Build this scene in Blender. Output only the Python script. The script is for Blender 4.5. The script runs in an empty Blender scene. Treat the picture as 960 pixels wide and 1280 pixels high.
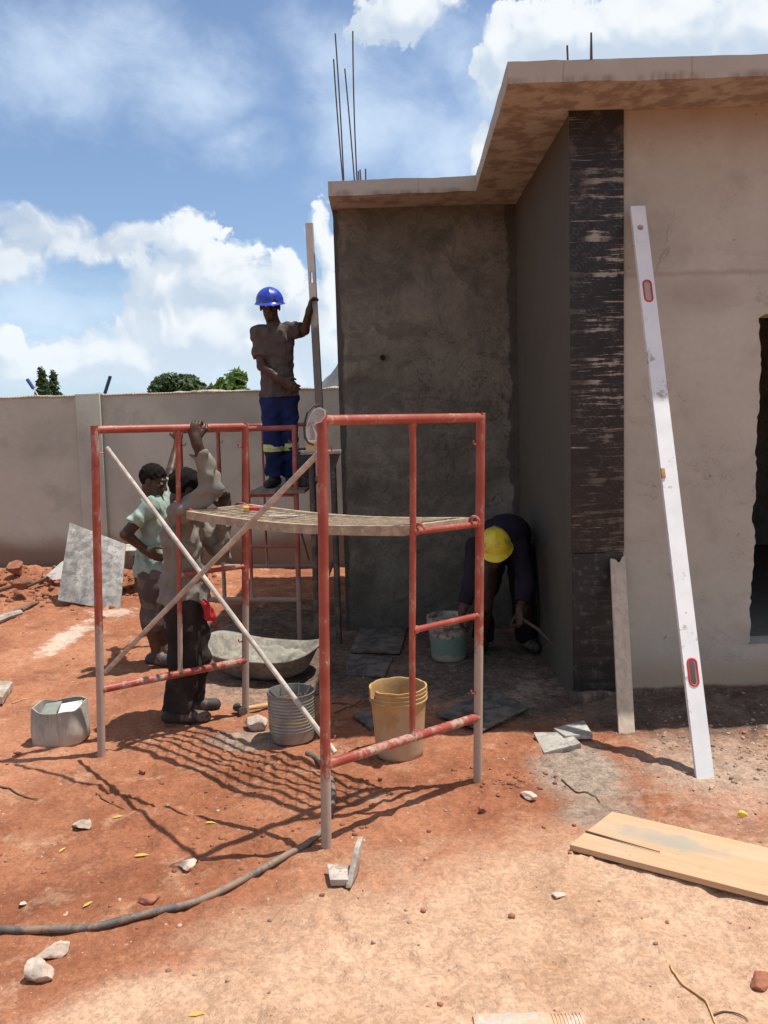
import bpy, bmesh, math, random
import numpy as np
from mathutils import Vector, Matrix

scene = bpy.context.scene
COL = scene.collection
RAD = math.radians

# ------------------------------------------------------------------ camera
F, H = 1040.0, 1.74
PITCH, ROLL = RAD(5.65), RAD(-1.66)
FW = np.array([0, math.cos(PITCH), -math.sin(PITCH)])
_r0 = np.array([1.0, 0, 0]); _u0 = np.array([0, math.sin(PITCH), math.cos(PITCH)])
RT = _r0*math.cos(ROLL)+_u0*math.sin(ROLL)
UP = _u0*math.cos(ROLL)-_r0*math.sin(ROLL)
EYE = np.array([0, 0, H])
cam_data = bpy.data.cameras.new('camera')
cam = bpy.data.objects.new('camera', cam_data); COL.objects.link(cam)
cam_data.sensor_fit = 'VERTICAL'; cam_data.sensor_height = 36.0
cam_data.lens = F/1280*36.0
cam_data.clip_start = 0.05; cam_data.clip_end = 3000
cam.matrix_world = Matrix(((RT[0], UP[0], -FW[0], 0), (RT[1], UP[1], -FW[1], 0), (RT[2], UP[2], -FW[2], H), (0, 0, 0, 1)))
scene.camera = cam

# ------------------------------------------------------------------ light
SHX, SHY = -0.345, -0.035                    # ground offset of a shadow per metre of height
_s = np.array([-SHX, -SHY, 1.0]); _s /= np.linalg.norm(_s)
SUN_EL = math.asin(_s[2]); SUN_AZ = math.atan2(_s[0], _s[1])
SKY_STRENGTH, SUN_STRENGTH, EXPOSURE = 0.10, 4.8, 0.26
sl = bpy.data.lights.new('sun', 'SUN'); sl.energy = SUN_STRENGTH; sl.angle = RAD(0.53); sl.color = (1.0, 0.955, 0.88)
so = bpy.data.objects.new('sun', sl); COL.objects.link(so)
so.rotation_euler = Vector((-_s[0], -_s[1], -_s[2])).to_track_quat('-Z', 'Y').to_euler()
so.location = (3, 1, 12)
scene.view_settings.view_transform = 'Standard'
scene.view_settings.look = 'None'
scene.view_settings.exposure = EXPOSURE
scene.view_settings.gamma = 1.0
scene.render.engine = 'CYCLES'
scene.cycles.max_bounces = 6; scene.cycles.diffuse_bounces = 4; scene.cycles.use_adaptive_sampling = True; scene.cycles.adaptive_threshold = 0.02
scene.cycles.use_denoising = True

# ------------------------------------------------------------------ pixel of the photo (960x1280) -> point in the world
def ray(x, y): return FW+RT*(x-480)/F-UP*(y-640)/F
def G(x, y, z=0.0):
    d = ray(x, y); return EYE+d*(z-H)/d[2]
def D(x, y, Y):
    d = ray(x, y); return EYE+d*Y/d[1]
def PX(P):
    v = np.asarray(P, float)-EYE; z = v@FW
    return np.array([480+F*(v@RT)/z, 640-F*(v@UP)/z])

# ------------------------------------------------------------------ node helper
class NT:
    def __init__(s, tree): s.t = tree; s.N = tree.nodes; s.L = tree.links
    def new(s, typ, **kw):
        n = s.N.new(typ)
        for k, v in kw.items(): setattr(n, k, v)
        return n
    def put(s, sock, v):
        if isinstance(v, bpy.types.NodeSocket): s.L.new(v, sock)
        elif v is not None:
            if hasattr(sock.default_value, '__len__'):
                if not hasattr(v, '__len__'): v = [v]*len(sock.default_value)
                v = list(v)
                if len(sock.default_value) == 4 and len(v) == 3: v.append(1)
            sock.default_value = v
    def m(s, op, a, b=None, c=None, clamp=False):
        n = s.new('ShaderNodeMath', operation=op, use_clamp=clamp)
        for i, v in enumerate((a, b, c)):
            if v is not None: s.put(n.inputs[i], v)
        return n.outputs[0]
    def add(s, a, b): return s.m('ADD', a, b)
    def mul(s, a, b): return s.m('MULTIPLY', a, b)
    def sub(s, a, b): return s.m('SUBTRACT', a, b)
    def v(s, op, a, b=None, c=None):
        n = s.new('ShaderNodeVectorMath', operation=op)
        s.put(n.inputs[0], a)
        if op == 'SCALE': s.put(n.inputs['Scale'], b)
        elif b is not None: s.put(n.inputs[1], b)
        if c is not None: s.put(n.inputs[2], c)
        return n.outputs['Value'] if op in ('LENGTH', 'DOT_PRODUCT', 'DISTANCE') else n.outputs['Vector']
    def sep(s, v):
        n = s.new('ShaderNodeSeparateXYZ'); s.put(n.inputs[0], v); return n.outputs
    def comb(s, x=0, y=0, z=0):
        n = s.new('ShaderNodeCombineXYZ')
        for i, q in enumerate((x, y, z)): s.put(n.inputs[i], q)
        return n.outputs[0]
    dim = '3D'
    def noise(s, vec, scale=5, detail=4, rough=0.55, dist=0.0, color=False):
        n = s.new('ShaderNodeTexNoise', noise_dimensions=s.dim); s.put(n.inputs['Vector'], vec)
        s.put(n.inputs['Scale'], scale); s.put(n.inputs['Detail'], detail); s.put(n.inputs['Roughness'], rough); s.put(n.inputs['Distortion'], dist)
        return n.outputs['Color' if color else 'Fac']
    def voro(s, vec, scale=5, feature='F1', smooth=None, rand=1.0, out='Distance', detail=0):
        n = s.new('ShaderNodeTexVoronoi', feature=feature, voronoi_dimensions=s.dim); s.put(n.inputs['Vector'], vec); s.put(n.inputs['Scale'], scale)
        n.inputs['Randomness'].default_value = rand
        if 'Detail' in n.inputs: n.inputs['Detail'].default_value = detail
        if smooth is not None: n.inputs['Smoothness'].default_value = smooth
        return n.outputs[out]
    def ss(s, v, a, b, lo=0.0, hi=1.0, mode='SMOOTHSTEP'):
        n = s.new('ShaderNodeMapRange', interpolation_type=mode)
        s.put(n.inputs['Value'], v)
        s.put(n.inputs['From Min'], a); s.put(n.inputs['From Max'], b); s.put(n.inputs['To Min'], lo); s.put(n.inputs['To Max'], hi)
        return n.outputs[0]
    def mix(s, f, a, b, mode='MIX'):
        n = s.new('ShaderNodeMix', data_type='RGBA', blend_type=mode)
        s.put(n.inputs[0], f); s.put(n.inputs[6], a); s.put(n.inputs[7], b); return n.outputs[2]
    def bump(s, h, strength=0.5, dist=0.01, normal=None):
        n = s.new('ShaderNodeBump'); s.put(n.inputs['Height'], h); n.inputs['Strength'].default_value = strength; n.inputs['Distance'].default_value = dist
        if normal is not None: s.L.new(normal, n.inputs['Normal'])
        return n.outputs[0]
    def pos(s): return s.new('ShaderNodeNewGeometry').outputs['Position']
    def obj(s): return s.new('ShaderNodeTexCoord').outputs['Object']

def material(name):
    m = bpy.data.materials.new(name); m.use_nodes = True
    nt = NT(m.node_tree); nt.b = m.node_tree.nodes['Principled BSDF']
    def fin(color=None, rough=None, normal=None, metal=None, spec=None):
        if color is not None: nt.put(nt.b.inputs['Base Color'], color)
        if rough is not None: nt.put(nt.b.inputs['Roughness'], rough)
        if normal is not None: nt.put(nt.b.inputs['Normal'], normal)
        if metal is not None: nt.put(nt.b.inputs['Metallic'], metal)
        if spec is not None: nt.put(nt.b.inputs['Specular IOR Level'], spec)
        return m
    nt.fin = fin
    return nt

# ------------------------------------------------------------------ sky with clouds (world directions: azimuth, elevation in degrees)
def azel(x, y):
    d = ray(x, y); d = d/np.linalg.norm(d)
    return math.degrees(math.atan2(d[0], d[1])), math.degrees(math.asin(d[2]))
PPD = F*math.pi/180
world = bpy.data.worlds.new('World'); scene.world = world; world.use_nodes = True
wn = NT(world.node_tree); wn.dim = '2D'
for n in list(wn.N): wn.N.remove(n)

CUM = [(238, 300, 52, 44, 1.0), (275, 350, 62, 62, 1.1), (215, 360, 62, 60, 1.0), (245, 420, 120, 66, 1.1), (160, 450, 140, 42, 1.0),
       (352, 360, 34, 44, 1.0), (382, 392, 38, 56, 1.0), (335, 440, 80, 50, 1.0), (60, 462, 110, 36, 1.0), (15, 435, 44, 32, 0.9),
       (196, 402, 20, 14, 0.8), (405, 300, 18, 48, 0.9), (412, 400, 30, 90, 1.0),
       (700, 40, 95, 46, 1.1), (820, 34, 150, 54, 1.1), (950, 40, 110, 56, 1.0), (628, 52, 34, 30, 0.9), (640, 100, 60, 50, 0.9), (505, -8, 70, 34, 0.9), (470, 24, 36, 20, 0.7),
       (590, 190, 34, 26, 0.55)]
GREY = [(52, 300, 92, 34, 1.0), (-30, 320, 90, 44, 1.0), (150, 312, 60, 20, 0.9), (190, 300, 50, 24, 0.9), (120, 300, 60, 16, 0.8)]
SOFT = [(90, 70, 170, 80, 1.0), (230, 120, 110, 60, 0.9), (285, 175, 70, 30, 0.8), (480, 150, 110, 90, 1.0), (545, 190, 90, 80, 1.1), (600, 120, 70, 70, 1.0),
        (430, 60, 80, 46, 0.7), (60, 395, 170, 46, 0.95), (100, 440, 200, 60, 1.0), (560, 70, 70, 50, 0.6), (750, 120, 200, 80, 0.9), (300, 470, 260, 40, 0.9)]
dirn = wn.new('ShaderNodeTexCoord').outputs['Generated']
dx, dy, dz = wn.sep(dirn)
az = wn.m('DEGREES', wn.m('ARCTAN2', dx, dy)); el = wn.m('DEGREES', wn.m('ARCSINE', dz))
P = wn.comb(az, el, 0)
wcol = wn.noise(P, 0.13, 4, 0.55, color=True)
Pw = wn.v('ADD', P, wn.v('MULTIPLY', wn.v('SUBTRACT', wcol, (0.5, 0.5, 0.5)), (5.0, 4.0, 0)))
def blobs(vec, lst):
    acc = None
    for (x, y, rx, ry, wgt) in lst:
        a, e = azel(x, y)
        q = wn.v('MULTIPLY', wn.v('SUBTRACT', vec, (a, e, 0)), (PPD/rx, PPD/ry, 0))
        d = wn.m('MULTIPLY_ADD', wn.v('LENGTH', q), -wgt, wgt)
        acc = d if acc is None else wn.m('SMOOTH_MAX', acc, d, 0.18)
    return acc
b1, b2, b3 = wn.voro(Pw, 0.40), wn.voro(Pw, 0.95), wn.voro(Pw, 2.2)
fine = wn.noise(P, 1.5, 6, 0.65)
bil = wn.add(wn.mul(wn.sub(0.5, b1), 0.42), wn.add(wn.mul(wn.sub(0.5, b2), 0.24), wn.add(wn.mul(wn.sub(0.5, b3), 0.12), wn.mul(wn.sub(fine, 0.5), 0.34))))
Po = wn.v('ADD', Pw, (0.45, 0.75, 0))
relief = wn.add(wn.mul(wn.sub(wn.voro(Po, 0.40), b1), 0.60), wn.mul(wn.sub(wn.voro(Po, 0.95), b2), 0.35))
cum = blobs(Pw, CUM); cumo = blobs(wn.v('ADD', Pw, (0.9, 1.5, 0)), CUM); dc = wn.add(cum, bil); dg = wn.add(blobs(Pw, GREY), bil)
st_ = wn.noise(wn.v('MULTIPLY', P, (0.75, 1.15, 1)), 0.20, 8, 0.64, 0.15)
ds = wn.add(blobs(Pw, SOFT), wn.mul(wn.sub(st_, 0.5), 1.5))
sky = wn.new('ShaderNodeTexSky', sky_type='NISHITA')
sky.sun_disc = False; sky.sun_elevation = SUN_EL; sky.sun_rotation = SUN_AZ; sky.air_density = 1.0; sky.dust_density = 0.9; sky.ozone_density = 2.6
K = 1.0/SKY_STRENGTH                           # clouds are given in scene units; the Background multiplies by the sky strength
inner = wn.noise(Pw, 0.33, 6, 0.62)
lit = wn.ss(wn.add(wn.add(wn.mul(relief, 0.55), wn.mul(wn.sub(cum, cumo), 0.95)), wn.mul(wn.sub(inner, 0.5), 0.75)), -0.26, 0.58)
thick = wn.ss(dc, 0.0, 0.55)
ccol = wn.mix(lit, (0.50*K, 0.59*K, 0.70*K), (0.79*K, 0.82*K, 0.84*K))
ccol = wn.mix(wn.mul(wn.ss(el, 9.0, 2.0), 0.55), ccol, (0.64*K, 0.73*K, 0.82*K))
gcol = wn.mix(wn.ss(wn.add(inner, wn.mul(relief, 0.4)), 0.3, 0.7), (0.50*K, 0.575*K, 0.67*K), (0.70*K, 0.745*K, 0.80*K))
skyb = wn.mix(1.0, sky.outputs[0], (1.14, 1.17, 1.22), 'MULTIPLY')
skyb = wn.mix(0.03, skyb, (0.7*K, 0.8*K, 0.9*K))
hz = wn.ss(el, -1.0, 13.0, 0.62, 0.0)
c = wn.mix(hz, skyb, (0.50*K, 0.68*K, 0.85*K))
c = wn.mix(wn.mul(wn.ss(ds, -0.25, 1.25), 0.72), c, (0.62*K, 0.74*K, 0.88*K))
c = wn.mix(wn.mul(wn.ss(dg, 0.0, 0.62), 0.92), c, gcol)
soft = wn.ss(inner, 0.34, 0.60, 0.60, 0.12)
c = wn.mix(wn.mul(wn.ss(dc, 0.03, wn.add(0.03, soft)), 0.96), c, ccol)
rest = wn.m('MAXIMUM', wn.ss(wn.m('ABSOLUTE', az), 34.0, 50.0), wn.ss(el, 34.0, 48.0))
fill_clouds = wn.ss(wn.add(wn.noise(P, 0.055, 4, 0.6), wn.mul(wn.sub(inner, 0.5), 0.25)), 0.40, 0.56)  # unseen clouds outside the view, added to brighten and neutralise the ambient light
c = wn.mix(wn.mul(wn.mul(fill_clouds, rest), 0.75), c, wn.mix(wn.ss(inner, 0.35, 0.65), (0.46*K, 0.49*K, 0.52*K), (0.66*K, 0.67*K, 0.67*K)))
bg = wn.new('ShaderNodeBackground'); wn.L.new(c, bg.inputs[0]); bg.inputs[1].default_value = SKY_STRENGTH
wo = wn.new('ShaderNodeOutputWorld'); wn.L.new(bg.outputs[0], wo.inputs[0])
world.cycles.sampling_method = 'MANUAL'; world.cycles.sample_map_resolution = 512

# ------------------------------------------------------------------ mesh helpers
rng = np.random.default_rng(7)
class MB:
    def __init__(s): s.V = []; s.Fc = []; s.n = 0
    def add(s, V, Fc):
        V = np.asarray(V, float); s.V.append(V); s.Fc += [tuple(i+s.n for i in f) for f in Fc]; s.n += len(V); return s
    def box(s, c, size, M=None):
        h = np.array(size, float)/2
        V = np.array([[x, y, z] for x in (-1, 1) for y in (-1, 1) for z in (-1, 1)])*h
        if M is not None: V = V@np.array(M, float).T
        return s.add(V+np.asarray(c, float), [(0, 1, 3, 2), (4, 6, 7, 5), (0, 4, 5, 1), (2, 3, 7, 6), (0, 2, 6, 4), (1, 5, 7, 3)])
    def hexa(s, bot, top):                     # two quads of corners in the same order
        return s.add(list(bot)+list(top), [(3, 2, 1, 0), (4, 5, 6, 7), (0, 1, 5, 4), (1, 2, 6, 5), (2, 3, 7, 6), (3, 0, 4, 7)])
    def slab(s, quad, th, n=None):             # a board: four corners of the upper face, thickness downwards along its normal
        q = np.array(quad, float)
        if n is None:
            n = np.cross(q[1]-q[0], q[3]-q[0]); n /= np.linalg.norm(n)
            if n[2] < 0: n = -n
        return s.hexa(q-np.array(n)*th, q)
    def prism(s, poly, vec):                   # planar polygon (3-D points) pushed along vec
        p = np.array(poly, float); k = len(p)
        return s.add(np.vstack([p, p+np.array(vec, float)]), [tuple(range(k))[::-1], tuple(range(k, 2*k))]+[(i, (i+1) % k, k+(i+1) % k, k+i) for i in range(k)])
    def tube(s, pts, r, n=12, caps=True, closed=False, squash=None):
        p = np.array(pts, float); k = len(p); r = np.broadcast_to(np.array(r, float), (k,))
        T = np.gradient(p, axis=0)
        if closed: T = np.roll(p, -1, 0)-np.roll(p, 1, 0)
        T /= np.linalg.norm(T, axis=1)[:, None]+1e-12
        a = np.array([0, 0, 1.0]) if abs(T[0][2]) < 0.9 else np.array([1.0, 0, 0])
        u = np.cross(T[0], a); u /= np.linalg.norm(u)
        ang = np.arange(n)*2*math.pi/n; V = []
        for i in range(k):
            u = u-T[i]*(u@T[i]); u /= np.linalg.norm(u); w = np.cross(T[i], u)
            ring = p[i]+r[i]*(np.cos(ang)[:, None]*u+np.sin(ang)[:, None]*w)
            V.append(ring)
        Fc = []
        for i in range(k if closed else k-1):
            j = (i+1) % k
            for q in range(n): Fc.append((i*n+q, i*n+(q+1) % n, j*n+(q+1) % n, j*n+q))
        if caps and not closed: Fc += [tuple(range(n))[::-1], tuple(range((k-1)*n, k*n))]
        return s.add(np.vstack(V), Fc)
    def lathe(s, prof, c=(0, 0, 0), n=40, M=None, sq=None, fn=None):   # profile of (radius, z), open at both ends
        V = []; ang = np.arange(n)*2*math.pi/n
        ca, sa = np.cos(ang), np.sin(ang)
        if sq: e = 2/sq; ca, sa = np.sign(ca)*abs(ca)**e, np.sign(sa)*abs(sa)**e
        for i, (r, z) in enumerate(prof):
            ring = np.stack([r*ca, r*sa, np.full(n, z)], 1)
            if fn is not None: ring = fn(ring, i, ang)
            V.append(ring)
        V = np.vstack(V)
        if M is not None: V = V@np.array(M, float).T
        V = V+np.asarray(c, float)
        Fc = [(i*n+q, i*n+(q+1) % n, (i+1)*n+(q+1) % n, (i+1)*n+q) for i in range(len(prof)-1) for q in range(n)]
        return s.add(V, Fc)

def link(name, V, Fc, mat, parent=None, smooth=False, angle=None):
    me = bpy.data.meshes.new(name); me.from_pydata(np.asarray(V, float).tolist(), [], Fc); me.update()
    if mat is not None: me.materials.append(mat)
    o = bpy.data.objects.new(name, me); COL.objects.link(o)
    if parent is not None: o.parent = parent
    if smooth: me.shade_smooth() if angle is None else me.set_sharp_from_angle(angle=RAD(angle))
    if smooth and angle is not None:
        me.shade_smooth(); me.set_sharp_from_angle(angle=RAD(angle))
    return o
def wloc(o):
    v = np.zeros(3)
    while o is not None: v += np.array(o.location); o = o.parent
    return v
def obj(name, mb, mat, parent=None, smooth=True, angle=35, local=False, origin=None, bevel=None):
    """a mesh in world coordinates (local=True: in its parent's); its origin is origin, or its parent's, or its own base"""
    V = np.vstack(mb.V)
    base = np.zeros(3)
    if not local:
        if parent is not None: base = wloc(parent)
        if origin is None and parent is None:
            origin = np.array([V[:, 0].mean(), V[:, 1].mean(), V[:, 2].min()])
    off = np.zeros(3) if origin is None else np.asarray(origin, float)-base
    o = link(name, V-base-off, mb.Fc, mat, parent, smooth, angle)
    o.location = off
    bm = bmesh.new(); bm.from_mesh(o.data); bmesh.ops.recalc_face_normals(bm, faces=bm.faces); 
    if bevel: bmesh.ops.bevel(bm, geom=list(bm.edges), offset=bevel, segments=2, profile=0.6, affect='EDGES', clamp_overlap=True)
    bm.to_mesh(o.data); bm.free()
    if smooth and angle is not None:
        o.data.shade_smooth(); o.data.set_sharp_from_angle(angle=RAD(angle))
    return o
def tag(o, label, cat, group=None, kind=None):
    o['label'] = label; o['category'] = cat
    if group: o['group'] = group
    if kind: o['kind'] = kind
    return o
def thing(name, label, cat, loc=(0, 0, 0), group=None):
    o = bpy.data.objects.new(name, None); COL.objects.link(o); o.location = tuple(loc); o.empty_display_size = 0.1
    return tag(o, label, cat, group)

# value noise for geometry
_perm = rng.permutation(4096); _val = rng.random(4096)
def vnoise(x, y, z=None):
    x = np.asarray(x, float); y = np.asarray(y, float); z = np.zeros_like(x) if z is None else np.asarray(z, float)
    xi, yi, zi = (np.floor(q).astype(int) for q in (x, y, z)); fx, fy, fz = x-xi, y-yi, z-zi
    fx, fy, fz = (q*q*(3-2*q) for q in (fx, fy, fz))
    def h(a, b, c): return _val[_perm[(_perm[(_perm[a & 4095]+b) & 4095]+c) & 4095]]
    def l(a, b, t): return a+(b-a)*t
    c00 = l(h(xi, yi, zi), h(xi+1, yi, zi), fx); c10 = l(h(xi, yi+1, zi), h(xi+1, yi+1, zi), fx)
    c01 = l(h(xi, yi, zi+1), h(xi+1, yi, zi+1), fx); c11 = l(h(xi, yi+1, zi+1), h(xi+1, yi+1, zi+1), fx)
    return l(l(c00, c10, fy), l(c01, c11, fy), fz)*2-1
def fbm(x, y, z=None, oct=4, gain=0.5):
    a, f, s = 1.0, 1.0, 0.0
    for i in range(oct):
        s = s+a*vnoise(np.asarray(x)*f+17.3*i, np.asarray(y)*f+9.1*i, None if z is None else np.asarray(z)*f+5.7*i); a *= gain; f *= 2.03
    return s
def sstep(x, a, b):
    t = np.clip((np.asarray(x, float)-a)/(b-a), 0, 1); return t*t*(3-2*t)

PITS = []          # (x, y, radius, depth) small hollows and heaps
for (px_, py_, r_, d_) in [(180, 1055, .07, -.03), (352, 962, .05, -.012), (610, 1018, .03, -.02), (300, 985, .12, -.012), (560, 1090, .22, .02), (620, 975, .14, .035), (650, 990, .10, .03),
                           (660, 1130, .12, -.012), (420, 1150, .16, .014), (700, 1210, .16, -.012), (330, 1230, .18, .014), (860, 1010, .16, .02), (930, 960, .15, .02), (820, 945, .14, .015), (880, 870, .2, .03), (960, 880, .2, .035), (800, 868, .15, .03)]:
    g_ = G(px_, py_); PITS.append((g_[0], g_[1], r_, d_))
for _ in range(46):
    PITS.append((rng.uniform(-2.2, 2.0), rng.uniform(1.9, 5.2), rng.uniform(.05, .12), rng.uniform(-.014, -.004)))
FEET = []
for _ in range(30):
    fx_, fy_, fa_ = rng.uniform(-1.6, 2.0), rng.uniform(1.9, 4.4), rng.uniform(0, 6.28)
    FEET.append((fx_, fy_, fa_, rng.uniform(.007, .014)))
    if rng.random() < 0.6: FEET.append((fx_+0.52*math.cos(fa_)-0.16*math.sin(fa_), fy_+0.52*math.sin(fa_)+0.16*math.cos(fa_), fa_+rng.uniform(-.25, .25), rng.uniform(.005, .012)))
def gh(x, y):
    x = np.asarray(x, float); y = np.asarray(y, float)
    r = np.hypot(x, y-5)
    fade = 1-sstep(r, 14, 30)
    z = 0.018*fbm(x*0.7, y*0.7, oct=3)+0.008*fbm(x*3.1+40, y*3.1, oct=3)+0.006*fbm(x*11, y*11+7, oct=3)
    z = z+0.007*np.maximum(0, fbm(x*6+3, y*6+11, oct=3))+0.0055*fbm(x*19+3, y*19, oct=2)
    u_, v_ = x*0.8+y*0.6, y*0.8-x*0.6
    z = z-0.010*np.maximum(0, fbm(u_*1.1+5, v_*7+2, oct=3)-0.25)-0.008*np.maximum(0, fbm(u_*6+15, v_*0.9+2, oct=3)-0.3)
    for (a, b, rr, d) in PITS: z = z+d*np.exp(-((x-a)**2+(y-b)**2)/(rr*rr))
    for (a, b, th_, d) in FEET:
        near = (np.abs(x-a) < 0.3) & (np.abs(y-b) < 0.3)
        if not near.any(): continue
        xx, yy = x[near]-a, y[near]-b; u_ = xx*math.cos(th_)+yy*math.sin(th_); v_ = yy*math.cos(th_)-xx*math.sin(th_)
        e1 = np.sqrt(((u_-0.045)/0.085)**2+(v_/0.047)**2); e2 = np.sqrt(((u_+0.095)/0.045)**2+(v_/0.036)**2); e_ = np.minimum(e1, e2)
        z[near] += -d*(1-sstep(e_, 0.75, 1.05))*(0.75+0.25*np.sign(np.sin(u_*150)))+d*0.6*np.exp(-((e_-1.18)/0.14)**2)
    # spoil heap along the boundary wall, loose clods
    heap = np.exp(-((y-10.0)/0.75)**2)*sstep(-x, 1.2, 2.6)
    z = z+heap*(0.10+0.09*fbm(x*1.6, y*1.6+30, oct=4)+0.05*np.maximum(0, fbm(x*7, y*7, oct=3)))
    rough = np.exp(-((x+3.4)/1.4)**2-((y-8.9)/0.9)**2)
    z = z+rough*(0.03+0.05*np.maximum(0, fbm(x*5+9, y*5, oct=4)))
    hf = np.exp(-((y-5.0)/0.22)**2)*sstep(x, 1.2, 1.5)
    z = z+hf*(0.035+0.03*fbm(x*6, y*6+50, oct=3))
    return z*fade
def ghs(x, y): return float(gh(np.array([x]), np.array([y]))[0])
def GG(x, y):
    g = G(x, y)
    for _ in range(3): g = G(x, y, ghs(g[0], g[1]))
    return g

# ------------------------------------------------------------------ materials
def mat_simple(name, col, rough=0.6, metal=0.0, var=0.15, scale=20, bump=0.0, spec=0.5, dirt=None, dirt_amt=0.4, dirt_scale=9):
    t = material(name); p = t.obj()
    n1 = t.noise(p, scale, 5, 0.6)
    c0 = [max(0, v*(1-var)) for v in col]; c1 = [min(1, v*(1+var)) for v in col]
    c = t.mix(t.ss(n1, 0.3, 0.7), c0, c1)
    if dirt is not None:
        d = t.ss(t.add(t.noise(p, dirt_scale, 6, 0.65), t.mul(t.sub(t.noise(p, dirt_scale*6, 3, 0.6), 0.5), 0.4)), 0.62-dirt_amt*0.3, 0.72-dirt_amt*0.2)
        c = t.mix(d, c, dirt)
    nm = t.bump(t.noise(p, scale*2.5, 5, 0.6), bump, 0.004) if bump else None
    return t.fin(c, t.ss(n1, 0.2, 0.8, max(0, rough-0.1), min(1, rough+0.1)), nm, metal, spec)

def mat_ground():
    t = material('laterite_soil'); p = t.pos(); x, y, z = t.sep(p)
    big = t.noise(p, 0.55, 5, 0.6); mid = t.noise(p, 2.6, 6, 0.62); fin = t.noise(p, 16, 8, 0.7); grit = t.noise(p, 90, 4, 0.7)
    red = t.mix(t.ss(mid, 0.3, 0.7), (0.245, 0.090, 0.045), (0.375, 0.152, 0.080))
    red = t.mix(t.ss(big, 0.42, 0.68), red, (0.45, 0.205, 0.115))
    red = t.mix(t.mul(t.ss(t.noise(p, 1.2, 6, 0.6), 0.52, 0.70), 0.65), red, (0.185, 0.066, 0.038))
    tan = t.mix(t.ss(mid, 0.3, 0.7), (0.485, 0.295, 0.185), (0.635, 0.42, 0.285))
    tan = t.mix(t.mul(t.ss(t.noise(p, 1.7, 5, 0.6), 0.55, 0.72), 0.6), tan, (0.44, 0.24, 0.14))
    # paler sandy fill on the near right
    def ell(cx, cy, rx, ry): return t.v('LENGTH', t.v('MULTIPLY', t.v('SUBTRACT', p, (cx, cy, 0)), (1/rx, 1/ry, 0)))
    wob = t.add(t.mul(t.sub(big, 0.5), 0.7), t.mul(t.sub(mid, 0.5), 0.55))
    sand = t.ss(t.add(t.m('MINIMUM', t.m('MINIMUM', ell(0.78, 1.85, 1.75, 1.62), ell(2.2, 2.0, 1.8, 1.25)), ell(-0.55, 2.05, 0.75, 0.62)), wob), 1.06, 0.76)
    col = t.mix(sand, red, tan)
    # trodden paler crust
    crust = t.ss(t.add(t.noise(p, 4.2, 7, 0.68), t.mul(fin, 0.25)), 0.66, 0.80)
    col = t.mix(t.mul(crust, 0.45), col, (0.54, 0.345, 0.22))
    # mortar droppings and cement wash
    cw = t.add(t.mul(t.sub(mid, 0.5), 1.1), t.mul(t.sub(fin, 0.5), 0.5))
    g1, g2, g3, g4, g5 = G(725, 965), G(760, 1020), G(330, 855), G(640, 840), G(320, 925)
    cem = None
    for (g, rx, ry, amt) in ((g1, .26, .42, .9), (g2, .22, .22, .75), (g3, .75, .55, .55), (g4, 1.0, 1.0, .8), (g5, .30, .18, .7), (G(900, 950), .55, .42, .55)):
        e = t.mul(t.ss(t.add(ell(g[0], g[1], rx, ry), cw), 1.15, 0.55), amt); cem = e if cem is None else t.m('MAXIMUM', cem, e)
    col = t.mix(cem, col, t.mix(t.ss(t.add(t.mul(fin, 0.6), t.mul(grit, 0.4)), 0.36, 0.62), (0.19, 0.155, 0.125), (0.40, 0.34, 0.27)))
    soil_shade = t.m('MAXIMUM', t.m('MAXIMUM', t.ss(t.add(ell(0.25, 6.3, 1.35, 1.25), cw), 1.2, 0.7), t.ss(t.add(ell(-0.9, 7.3, .9, 1.3), cw), 1.15, 0.6)), t.ss(t.add(ell(2.9, 4.98, 2.1, 0.50), cw), 1.35, 0.85))  # shade painted in as darker grey-brown earth, mainly recess floor and facade foot
    col = t.mix(t.mul(soil_shade, 0.93), col, t.mix(t.ss(t.add(t.mul(fin, 0.5), t.mul(mid, 0.5)), 0.4, 0.62), (0.085, 0.066, 0.052), (0.165, 0.130, 0.102)))
    # spilt lime
    a, b = G(90, 772), G(68, 828)
    lm = t.ss(t.add(t.v('LENGTH', t.v('MULTIPLY', t.v('SUBTRACT', p, ((a[0]+b[0])/2+0.02, (a[1]+b[1])/2, 0)), (1/0.16, 1/0.75, 0))), t.mul(t.sub(t.noise(p, 7, 6, 0.7), 0.5), 2.2)), 1.1, 0.4)
    g7 = G(142, 768)
    lm = t.m('MAXIMUM', lm, t.mul(t.ss(t.add(ell(g7[0], g7[1], .28, .22), t.mul(t.sub(t.noise(p, 9, 6, 0.7), 0.5), 2.6)), 1.0, 0.4), 0.8))
    g8 = G(915, 985)
    lm = t.m('MAXIMUM', lm, t.mul(t.ss(t.add(ell(g8[0], g8[1], .5, .55), t.mul(t.sub(t.noise(p, 11, 7, 0.75), 0.5), 3.0)), 1.2, 0.1), 0.40))
    col = t.mix(t.mul(lm, 0.75), col, (0.66, 0.55, 0.44))
    # grit: dark and pale grains
    col = t.mix(t.mul(t.ss(grit, 0.58, 0.72), 0.65), col, (0.16, 0.065, 0.035))
    col = t.mix(t.mul(t.ss(t.noise(p, 60, 3, 0.6), 0.68, 0.76), 0.55), col, (0.66, 0.50, 0.38))
    col = t.mix(t.mul(t.ss(fin, 0.35, 0.65), 0.16), col, (0.20, 0.07, 0.035))
    far = t.ss(t.v('LENGTH', p), 16, 40)
    col = t.mix(far, col, t.mix(t.ss(mid, 0.4, 0.6), (0.09, 0.11, 0.04), (0.35, 0.17, 0.09)))
    br_ = t.add(t.mul(t.sub(t.noise(p, 8, 8, 0.78), 0.5), t.mix(sand, (0.8, 0.8, 0.8), (0.42, 0.42, 0.42))), t.mul(t.sub(t.noise(p, 30, 6, 0.75), 0.5), 0.9))
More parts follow.
